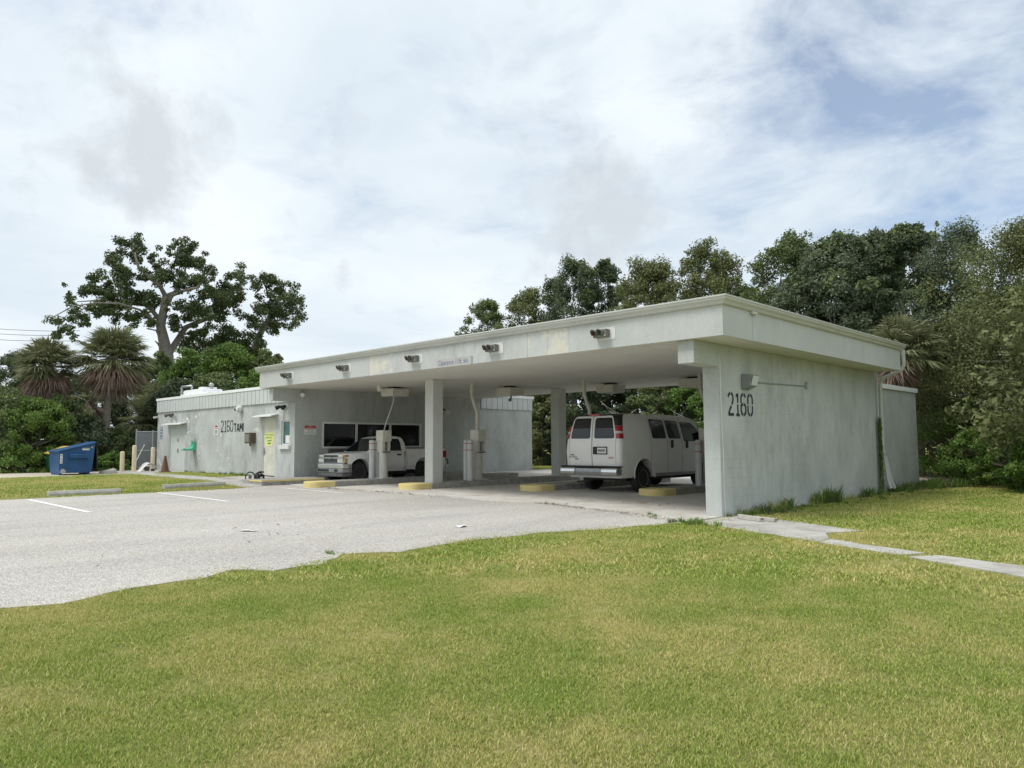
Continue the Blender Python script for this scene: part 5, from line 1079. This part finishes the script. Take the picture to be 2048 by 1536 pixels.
# --- fan palms
def fan_palm(name, label, pos, h, lean, R_, nf, seed, dead=.35, skirt=26, group='fan palms by the service road', trunk_r=.19):
    r = np.random.default_rng(seed); t = thing(name, label, 'palm', (pos[0], pos[1], G(pos[0])), 0, group); hd = Vector((lean[0], lean[1], h))
    if h > .8:
        mb = MB(); mb.tube([(0, 0, -.2), (lean[0] * .15, lean[1] * .15, h * .3), (lean[0] * .5, lean[1] * .5, h * .65), tuple(hd)], [trunk_r * 1.15, trunk_r, trunk_r * .95, trunk_r * 1.2], 12); part(mb, 'trunk', 'palmbark', t)
    def fronds(n, elr, mat, nm, stem, fan, drp):
        V, F, T = [], [], []
        for k in range(n):
            az = r.random() * 2 * math.pi; el = math.radians(r.uniform(*elr)); d = Vector((math.cos(az) * math.cos(el), math.sin(az) * math.cos(el), math.sin(el)))
            sd_ = d.cross(Vector((0, 0, 1))).normalized(); sl = stem * r.uniform(.75, 1.1); tip = hd + d * sl + Vector((0, 0, -drp * .25 * sl)); tint = r.random() * .6
            def strip(a, b, c, w0, w1, tn):
                o = len(V); s2 = (b - a).cross(Vector((r.normal(), r.normal(), 1.2))).normalized()
                V.extend([a + s2 * w0, a - s2 * w0, b + s2 * w1, b - s2 * w1, c]); F.extend([(o, o + 1, o + 3, o + 2), (o + 2, o + 3, o + 4)]); T.extend([tn] * 5)
            strip(hd, hd.lerp(tip, .6), tip, .03, .02, tint * .5)
            m = 26
            for j in range(m):
                th = math.radians(-105 + 210 * (j + .5) / m + r.normal() * 4); ln = fan * (.72 + .28 * math.cos(th * .8)) * r.uniform(.85, 1.1)
                ld = (d * math.cos(th) + sd_ * math.sin(th)); ld = (ld + Vector((0, 0, .12))).normalized()
                mid = tip + ld * ln * .55 + Vector((0, 0, -drp * .10)); end = tip + ld * ln * .92 + Vector((0, 0, -drp * ln * (.35 + .25 * r.random())))
                strip(tip, mid, end, .010, .026, min(1, tint + r.random() * .4))
        me = bpy.data.meshes.new(nm); me.from_pydata([tuple(v) for v in V], [], F); a = me.attributes.new('tint', 'FLOAT', 'POINT'); a.data.foreach_set('value', T); me.materials.append(MATS[mat])
        o = bpy.data.objects.new(nm, me); COL.objects.link(o); o.parent = t
    fronds(nf, (-30, 85), 'leaf_palm', 'crown', R_ * .46, R_ * .62, .6)
    if skirt: fronds(skirt, (-80, -28), 'leaf_dead', 'dead_skirt', R_ * .42, R_ * .55, .75)
    return t
p = spot(122, 44.5); c = spot(88, 43.5); fan_palm('fan_palm', 'leaning fan palm with brown skirt beside the utility pole', p, 5.2, (c.x - p.x, c.y - p.y), 1.85, 74, 31, skirt=44)
p = spot(206, 43); c = spot(219, 43); fan_palm('fan_palm', 'upright fan palm with thick reddish dead skirt behind the dumpsters', p, 5.75, (c.x - p.x, c.y - p.y), 2.15, 95, 32, skirt=70)
p = spot(170, 46); fan_palm('fan_palm', 'dead drooping palm between the two leafy fan palms', p, 3.6, (.2, .1), 1.3, 6, 33, skirt=50)
for k, (u, d, h, R_, l) in enumerate(((290, 45.5, 2.6, 1.9, 'low palm with arching fronds at the end of the front wall'), (256, 44.5, 1.2, 1.5, 'stemless palm spreading over the bushes by the dumpsters'), (306, 47, 3.6, 1.7, 'young palm rising behind the chain-link fence'))):
    fan_palm('young_palm', l, spot(u, d), h, (.1, .1), R_, 26, 40 + k, skirt=4, group='young palms by the front wall')
fan_palm('young_palm', 'fan palm with hanging pale fronds behind the downspout corner', spot(1806, 30.5), 4.9, (0, 0), 1.75, 46, 50, skirt=14, group='palms in the thicket behind the pier')
# --- bushes and trees, left
gl = 'bushes along the service road'
BL = [(-40, 44, 770, 2.6, 'leaf_mid', 'broad bush at the far end of the service road hedge'), (18, 42, 785, 2.0, 'leaf_mid', 'tall bush beside the first utility pole'), (70, 41, 805, 1.7, 'leaf_pepper', 'rounded bush behind the green dumpster'), (118, 42, 795, 1.8, 'leaf_mid', 'dense bush under the leaning palm'), (165, 42, 830, 1.5, 'leaf_dark', 'dark bush behind the blue dumpster'), (232, 43, 860, 1.4, 'leaf_mid', 'low bush at the foot of the upright palm'), (285, 46.5, 855, 1.2, 'leaf_pepper', 'light green bush beside the chain-link fence'), (40, 40.5, 900, 1.2, 'leaf_bright', 'low weedy bush at the edge of the service road'), (222, 40.5, 912, .8, 'leaf_bright', 'low weedy clump between dumpster and short bollard')]
for k, (u, d, top, w, m, l) in enumerate(BL): mass_tree('bush', l, 'bush', u, d, tall(u, d, top), w, m, 60 + k, gl, low=.02, size=.12, nclump=100, limbs=3, leaves=int(7500 * w))
gt = 'trees behind the front wall'
for k, (u, d, top, w, m, l) in enumerate(((318, 51, 705, 1.7, 'leaf_mid', 'slim tree rising between the upright palm and the roof pipe'), (372, 48, 702, 2.1, 'leaf_pepper', 'bright green tree above the roof exhaust unit'), (455, 48, 695, 2.6, 'leaf_pepper', 'broad bright green tree above the ribbed parapet'), (415, 49, 700, 1.8, 'leaf_mid', 'mid green tree between two bright green ones above the parapet'), (528, 47, 705, 1.4, 'leaf_mid', 'small olive tree above the canopy end'), (350, 45, 765, 2.0, 'leaf_dark', 'low dark tree right behind the roof pipe'), (430, 44, 750, 2.2, 'leaf_mid', 'low tree right behind the roof exhaust unit'), (510, 44, 745, 2.0, 'leaf_pepper', 'low tree behind the parapet next to the canopy'), (552, 50, 712, 1.0, 'leaf_olive', 'low olive tree peeking over the gutter end'), (8, 62, 705, 2.8, 'leaf_dark', 'dark tree far behind the power lines'), (180, 60, 745, 3.0, 'leaf_dark', 'dark tree between and behind the fan palms'), (85, 64, 740, 3.0, 'leaf_dark', 'dark tree behind the leaning palm'), (275, 58, 735, 2.6, 'leaf_dark', 'dark tree behind the upright palm'))):
    mass_tree('tree', l, 'tree', u, d, tall(u, d, top), w, m, 80 + k, gt, low=.08, size=.15, nclump=120, leaves=int(11000 * w))
# --- thicket right of and behind the building
gr = 'trees of the thicket behind the canopy'
TR = [(972, 46, 602, 1.9, 'leaf_mid', 'small ragged tree at the end of the thicket, lowest of its row', 5, 22), (1062, 46, 580, 2.3, 'leaf_olive', 'loose brownish tree next to the lowest tree of the row', 5, 26), (1150, 45, 522, 2.6, 'leaf_grey', 'grey-green tree with a vine-draped top', 7, 32), (1215, 47, 520, 2.0, 'leaf_dark', 'dark vine-clad tree between two looser crowns', 7, 26), (1300, 44, 522, 2.8, 'leaf_olive', 'olive tree with a flat brushy top above the gutter', 8, 36), (1420, 42, 485, 2.8, 'leaf_olive', 'tall feathery tree above the canopy corner', 12, 36), (1490, 45, 570, 2.1, 'leaf_mid', 'lower tree in the gap beside the feathery tree', 4, 22),
      (1590, 39, 462, 2.4, 'leaf_mid', 'tall tree with open twiggy top beyond the pier roof', 10, 34), (1690, 37, 470, 3.0, 'leaf_grey', 'dense grey-green tree above the side fascia', 6, 60), (1765, 40, 458, 2.6, 'leaf_grey', 'grey-leaved tree behind the dense one', 7, 40), (1835, 36, 437, 2.1, 'leaf_dark', 'dark tree with vine-draped crown, tallest above the downspout', 8, 40), (1950, 35, 442, 2.8, 'leaf_grey', 'brown-grey tree behind the great olive mass', 7, 50), (1995, 35, 590, 3.4, 'leaf_olive', 'great olive-brown tree hanging down to the shrubs', 4, 95), (2125, 32, 425, 4.4, 'leaf_olive', 'huge olive-brown tree closing the lawn', 6, 110), (1895, 37, 640, 2.5, 'leaf_olive', 'olive-brown tree sagging behind the closet wall', 4, 60), (2290, 26, 430, 3.4, 'leaf_olive', 'olive-brown tree beyond the last shrub', 3, 22), (1740, 36, 640, 2.4, 'leaf_dark', 'dark lower tree right behind the pier roof', 3, 36)]
for k, (u, d, top, w, m, l, sp, nl) in enumerate(TR):
    mass_tree('tree', l, 'tree', u, d, tall(u, d, top), w, m, 110 + k, gr, low=.02 if u > 1850 else .25, size=(.10 if u > 1870 else .14) if u < 2200 else .2, nclump=170 if w < 3 else 260, sprigs=sp, ragged_top=.5, barkm='bark', leaves=nl * 1000, vines='leaf_mid' if k in (2, 3, 6, 8, 10) else None)
gu = 'undergrowth behind the drive lanes'
for k, (u, d, top, w, m, l, nl) in enumerate(((1040, 44, 770, 2.2, 'leaf_mid', 'leafy undergrowth left of the rear column', 15), (1085, 42, 780, 1.8, 'leaf_olive', 'olive undergrowth beside the rear column', 16), (1150, 42, 765, 2.2, 'leaf_dark', 'dark undergrowth behind the left edge of the van', 16), (1235, 43, 760, 2.4, 'leaf_dark', 'dark undergrowth behind the van roof', 18), (1320, 42, 760, 2.4, 'leaf_mid', 'green undergrowth above the van cab', 20), (1390, 41, 760, 2.0, 'leaf_bright', 'bright hanging foliage beside the pier edge', 18), (1200, 48, 690, 3.4, 'leaf_dark', 'deep dark thicket behind the van', 9), (1340, 48, 690, 3.4, 'leaf_dark', 'deep dark thicket behind the cab', 9), (1070, 49, 690, 3.2, 'leaf_dark', 'deep dark thicket behind the rear column', 9), (1450, 46, 690, 3.0, 'leaf_dark', 'deep dark thicket hidden by the pier', 6))):
    mass_tree('undergrowth_bush', l, 'bush', u, d, tall(u, d, top), w, m, 140 + k, gu, low=.0, size=.15 if d < 45 else .24, nclump=80, limbs=4, leaves=nl * 1000)
# bare pale branches at the edge of the thicket
for k, (u, d, l) in enumerate(((1262, 39.5, 'bare pale branches above the rear of the van'), (1330, 39, 'bare pale branches above the van windows'))):
    r = np.random.default_rng(170 + k); p = spot(u, d); t = thing('bare_shrub', l, 'shrub', (p.x, p.y, G(p.x)), 0, 'bare shrubs at the thicket edge'); mb = MB(); pts = trunk_mb(mb, (0, 0, -.1), (.2, .2, 2.4), .06, .04, r, .15); part(mb, 'stem', 'bark_pale', t)
    for j in range(9):
        mb = MB(); s_ = pts[2 + j % 4]; e = s_ + Vector((r.normal() * 1.1, r.normal() * .9, .6 + r.random() * 1.4)); q = trunk_mb(mb, s_, e, .035, .012, r, .28, 5, 6); trunk_mb(mb, q[3], q[3] + Vector((r.normal() * .7, r.normal() * .5, r.random() * .8)), .02, .008, r, .12, 4, 4); part(mb, 'branch', 'bark_pale', t)
gs = 'bright shrubs along the lawn edge'
for k, (x, y, h, w, l) in enumerate(((-7.4, 31.0, 2.6, 1.6, 'bright green shrub right behind the closet wall'), (-6.0, 29.2, 2.2, 1.5, 'bright green shrub second from the closet wall'), (-4.9, 27.6, 1.8, 1.4, 'low bright shrub with a dip in the middle of the hedge'), (-3.7, 26.6, 2.0, 1.4, 'bright green shrub with pale flowers in the hedge'), (-2.2, 26.2, 2.2, 1.6, 'bright green shrub at the foot of the huge olive tree'), (-.4, 25.0, 2.1, 1.6, 'bright green shrub past the huge olive tree'), (1.6, 24.0, 2.2, 1.7, 'last bright green shrub of the hedge'))):
    mass_tree('shrub', l, 'shrub', 0, 0, h, w, 'leaf_bright', 180 + k, gs, low=.02, size=.10, nclump=60, limbs=3, at=(x, y), leaves=12000)
# climbing vine beside the downspout
r = np.random.default_rng(200); t = thing('climbing_vine', 'narrow green vine climbing the pier corner beside the downspout', 'vine', (-7.62, 23.28, 0)); n = 900
zz = r.random(n) * 2.25; cent = np.stack([.0 + r.random(n) * .06, r.normal(size=n) * .045 * (1 + .5 * (zz < .5)), zz], 1); nn = np.stack([np.ones(n), r.normal(size=n) * .4, r.normal(size=n) * .4 + .3], 1); nn /= np.linalg.norm(nn, axis=1, keepdims=True)
leaf_mesh('foliage', cent, r.normal(size=(n, 3)), nn, .05 + .03 * r.random(n), .04 + .02 * r.random(n), r.random(n), 'leaf_pepper', t); mb = MB(); mb.tube([(-.02, 0, 0), (-.03, .02, 1.1), (-.02, -.01, 2.1)], .012, 5); part(mb, 'stem', 'bark_dark', t)

# ------------------------------------------------------------------ grass: blades in tufts scattered over the turf
TUFTS = bpy.data.collections.new('grass_tufts')
def tuft(name, nb, rad, hh, wd, seed, lay=.6, mat='blade'):
    r = np.random.default_rng(seed); V, F, T = [], [], []
    for k in range(nb):
        a = r.random() * 6.283; rr = rad * math.sqrt(r.random()); b = Vector((rr * math.cos(a), rr * math.sin(a), -.01)); l = hh * r.uniform(.5, 1.15); ph = r.random() * 6.283; ln = l * lay * r.uniform(.4, 1.3)
        d = Vector((math.cos(ph), math.sin(ph), 0)); s_ = Vector((-d.y, d.x, 0)) * wd * r.uniform(.7, 1.3); m = b + d * ln * .4 + Vector((0, 0, l * .62)); e = b + d * ln + Vector((0, 0, l)); o = len(V)
        V += [b + s_, b - s_, m + s_ * .8, m - s_ * .8, e]; F += [(o, o + 1, o + 3, o + 2), (o + 2, o + 3, o + 4)]; T += [r.random()] * 5
    me = bpy.data.meshes.new(name); me.from_pydata([tuple(v) for v in V], [], F); a = me.attributes.new('tint', 'FLOAT', 'POINT'); a.data.foreach_set('value', T); me.materials.append(MATS[mat])
    o = bpy.data.objects.new(name, me); TUFTS.objects.link(o); return o
for k in range(5): tuft('tuft_%d' % k, 120, .14, .029, .0022, 300 + k, .85)
for k in range(3): tuft('tuft_far_%d' % k, 60, .24, .042, .0065, 310 + k, 1.0)
for k in range(3): tuft('weed_tuft_%d' % k, 24 + 6 * k, .11, .24, .005 + .003 * k, 320 + k, .75, ('blade', 'leaf_mid', 'leaf_bright')[k])
def inside(poly, P):
    x, y = P[:, 0], P[:, 1]; c = np.zeros(len(P), bool); q = np.array(poly); n = len(q)
    for i in range(n):
        x0, y0 = q[i]; x1, y1 = q[i - 1]
        if y0 == y1: continue
        m = ((y0 > y) != (y1 > y)) & (x < (x1 - x0) * (y - y0) / (y1 - y0) + x0); c ^= m
    return c
HARD = [LOT, [(-24.8, 12.9), (-7.7, 12.9), (-7.7, 28), (-24.8, 28)], [(-7.66, 12.85), (-4.8, 11.6), (-4.8, 13.4), (-7.5, 14.65)], [(-4.8, 11.5), (-3.3, 10.9), (-3.1, 11.4), (-4.8, 12.0)], [(-3.3, 10.8), (7, 5.45), (7.4, 6.25), (-3.0, 11.3)],
        [(-39.3, -12), (-33.75, 4), (-33.65, 11.34), (-24.6, 11.24), (-23.2, 11.3), (-23.2, 12.0), (-24.7, 12.38), (-27.6, 12.42), (-34.0, 12.33), (-34.0, 13.9), (-38.2, 13.9), (-38.6, 40), (-39.5, 40)], [(-38.1, 13.9), (-24.8, 13.9), (-24.8, 26.8), (-38.1, 26.8)], [(-10.3, 13.9), (-7.66, 13.9), (-7.66, 27.4), (-10.3, 27.4)], [(-27.6, 12.4), (-24.8, 12.6), (-24.8, 13.94), (-27.6, 13.94)], [(-60, 30.6), (-8, 30.6), (-8, 35.4), (-60, 35.4)]]
def scatter():
    r = np.random.default_rng(5); out = []
    H = np.array([RC[0][2], RC[1][2]]) * -1; H /= np.linalg.norm(H); Sd = np.array([H[1], -H[0]])
    # rings of falling density round the place the photo was taken from; a wide fan so that a step aside still sees turf
    n = 11000; rad = 5.2 * np.sqrt(r.random(n)); th = r.random(n) * 2 * math.pi; P = np.column_stack([np.cos(th) * rad, np.sin(th) * rad]); hd = (P @ H) / np.maximum(rad, .01); P = P[(hd < math.cos(math.radians(50))) | (rad < .8)]; P = P[~inside(LOT, P)]; out.append((P, r.integers(0, 5, len(P)), .75 + .5 * r.random(len(P)), 0))
    for d0, d1, dens, lo, hi, sc in ((.8, 5, 170, 0, 5, 1.0), (5, 9, 120, 0, 5, 1.1), (9, 15, 60, 0, 8, 1.1), (15, 24, 40, 5, 8, 1.15), (24, 42, 22, 5, 8, 1.3)):
        A = math.pi * (d1 ** 2 - d0 ** 2) * (100 / 360); n = int(A * dens); rad = np.sqrt(r.random(n) * (d1 ** 2 - d0 ** 2) + d0 ** 2); th = np.radians(r.random(n) * 100 - 50)
        P = (np.cos(th) * rad)[:, None] * H + (np.sin(th) * rad)[:, None] * Sd
        keep = np.ones(n, bool)
        for poly in HARD: keep &= ~inside(poly, P)
        P = P[keep]; m = len(P); out.append((P, r.integers(lo, hi, m), sc * (.75 + .5 * r.random(m)), 0))
    def weeds(pts, n, spread, s0, s1):
        q = np.array(pts, float); seg = r.integers(0, len(q) - 1, n); f = r.random(n)[:, None]; P = q[seg] * (1 - f) + q[seg + 1] * f + r.normal(size=(n, 2)) * spread; out.append((P, r.integers(8, 11, n), s0 * .7 + (s1 - s0) * r.random(n) ** 2.6 * 1.15, 0))
    weeds([(-7.55, 14.75), (-7.5, 17), (-7.5, 20), (-7.45, 23.4)], 90, .08, .3, 1.3); weeds([(-7.55, 15.0), (-7.5, 16.6)], 30, .14, .4, 1.8); weeds([(-7.3, 15.2), (-7.2, 19), (-7.1, 23.6)], 120, .14, .2, .6); weeds([(-7.5, 18.2), (-7.5, 19.3)], 16, .06, .8, 2.0)
    weeds([(-7.6, 24), (-7.5, 27.4), (-6.8, 28.3)], 150, .22, .7, 1.7); weeds([(-7.62, 14.0), (-7.6, 14.7)], 12, .05, .3, .7)
    weeds([(-12.2, 13.2), (-11.7, 13.45), (-11.4, 13.55)], 9, .05, .12, .35); weeds([(-9.0, 13.05), (-7.9, 12.8)], 18, .12, .15, .45); weeds([(-7.9, 12.7), (-7.0, 12.5)], 46, .12, .25, .7); weeds([(-11.6, 13.5), (-11.6, 15)], 14, .03, .15, .35)
    weeds([(-19, 13.0), (-15, 13.05)], 20, .04, .12, .28); weeds([(-9.0, 5.8), (-9.3, 5.7)], 10, .1, .2, .35)
    weeds([(-33.9, 13.8), (-30, 13.8), (-28, 13.8)], 90, .06, .3, .7); weeds([(-38.7, 12.9), (-39.6, 6), (-40, 2)], 220, .5, .6, 1.6); weeds([(-8, 28), (-20, 30), (-26, 30)], 80, .4, .4, 1.2)
    def fringe(pts, per_m, spread, s0, s1):
        q = np.array(pts, float); ln = np.linalg.norm(np.diff(q, axis=0), axis=1); n = int(ln.sum() * per_m); seg = r.choice(len(ln), n, p=ln / ln.sum()); f = r.random(n)[:, None]
        P = q[seg] * (1 - f) + q[seg + 1] * f + r.normal(size=(n, 2)) * spread; out.append((P, r.integers(0, 5, n), s0 + (s1 - s0) * r.random(n), 0))
    fringe([p for p in LOT_E if p[1] > 0], 26, .05, .6, 1.15); fringe([(-7.66, 12.78), (-4.75, 11.55), (-3.4, 10.9), (-1.8, 10.05), (2.5, 7.75)], 22, .05, .6, 1.1); fringe([(-7.4, 14.7), (-4.75, 13.5), (-5.0, 12.7), (-4.7, 12.0), (-3.1, 11.4), (-1.9, 11.05), (2.9, 8.75)], 20, .05, .6, 1.1); fringe([(-22.9, 11), (-22.9, 4)], 14, .06, .8, 1.4)
    P = np.concatenate([o[0] for o in out]); I = np.concatenate([o[1] for o in out]); Sx = np.concatenate([o[2] for o in out]); n = len(P)
    me = bpy.data.meshes.new('grass'); z = np.interp(P[:, 0], GX, GZ); me.vertices.add(n); me.vertices.foreach_set('co', np.column_stack([P, z]).ravel().astype(np.float32))
    for nm, ty, v in (('idx', 'INT', I.astype(np.int32)), ('scl', 'FLOAT', Sx.astype(np.float32))): a = me.attributes.new(nm, ty, 'POINT'); a.data.foreach_set('value', v)
    rot = np.zeros((n, 3), np.float32); rot[:, 2] = r.random(n) * 6.283; a = me.attributes.new('rot', 'FLOAT_VECTOR', 'POINT'); a.data.foreach_set('vector', rot.ravel())
    me.materials.append(MATS['blade']); o = bpy.data.objects.new('grass', me); COL.objects.link(o); tag(o, 'mown lawn grass with green and straw-coloured patches and weeds along the walls', 'grass', kind='stuff')
    ng = bpy.data.node_groups.new('scatter', 'GeometryNodeTree'); ng.interface.new_socket('Geometry', in_out='INPUT', socket_type='NodeSocketGeometry'); ng.interface.new_socket('Geometry', in_out='OUTPUT', socket_type='NodeSocketGeometry')
    N = ng.nodes; L_ = ng.links; gi = N.new('NodeGroupInput'); go = N.new('NodeGroupOutput'); ci = N.new('GeometryNodeCollectionInfo'); ci.inputs['Collection'].default_value = TUFTS; ci.inputs['Separate Children'].default_value = True; ci.inputs['Reset Children'].default_value = True
    ip = N.new('GeometryNodeInstanceOnPoints'); ip.inputs['Pick Instance'].default_value = True
    def na(nm, ty):
        a = N.new('GeometryNodeInputNamedAttribute'); a.data_type = ty; a.inputs['Name'].default_value = nm; return [s_ for s_ in a.outputs if s_.enabled and s_.name == 'Attribute'][0]
    L_.new(gi.outputs[0], ip.inputs['Points']); L_.new(ci.outputs[0], ip.inputs['Instance']); L_.new(na('idx', 'INT'), ip.inputs['Instance Index'])
    e2r = N.new('FunctionNodeEulerToRotation'); L_.new(na('rot', 'FLOAT_VECTOR'), e2r.inputs[0]); L_.new(e2r.outputs[0], ip.inputs['Rotation']); L_.new(na('scl', 'FLOAT'), ip.inputs['Scale']); L_.new(ip.outputs[0], go.inputs[0])
    m = o.modifiers.new('scatter', 'NODES'); m.node_group = ng
scatter()

# fallen leaves and twigs caught along the slab joints and kerbs
def litter():
    r = np.random.default_rng(400); Q = []
    for a, b, n, sp in (((-19.5, 12.95), (-15, 13.0), 160, .10), ((-12.2, 13.3), (-9.4, 13.1), 190, .06), ((-9.5, 13.1), (-8, 12.7), 90, .12), ((-21.0, 12.9), (-19.6, 12.7), 130, .12), ((-22.9, 11.2), (-22.9, 7.6), 120, .10), ((-11.2, 14.6), (-9.5, 16.2), 30, .5), ((-17.4, 14.5), (-16.2, 16.5), 40, .5), ((-13, 8), (-10, 5), 50, 1.5)):
        f = r.random(n)[:, None]; Q.append(np.array(a) * (1 - f) + np.array(b) * f + r.normal(size=(n, 2)) * sp)
    P = np.concatenate(Q); n = len(P); c = np.column_stack([P, np.interp(P[:, 0], GX, GZ) + .034]); nn = r.normal(size=(n, 3)) * .25 + np.array([0, 0, 1]); nn /= np.linalg.norm(nn, axis=1, keepdims=True)
    l = .03 + .05 * r.random(n); o = leaf_mesh('leaf_litter', c, r.normal(size=(n, 3)), nn, l, l * (.25 + .4 * r.random(n)), r.random(n), 'leaf_dead', None); tag(o, 'brown fallen leaves and twigs along the slab joints', 'leaf litter', kind='stuff')
litter()
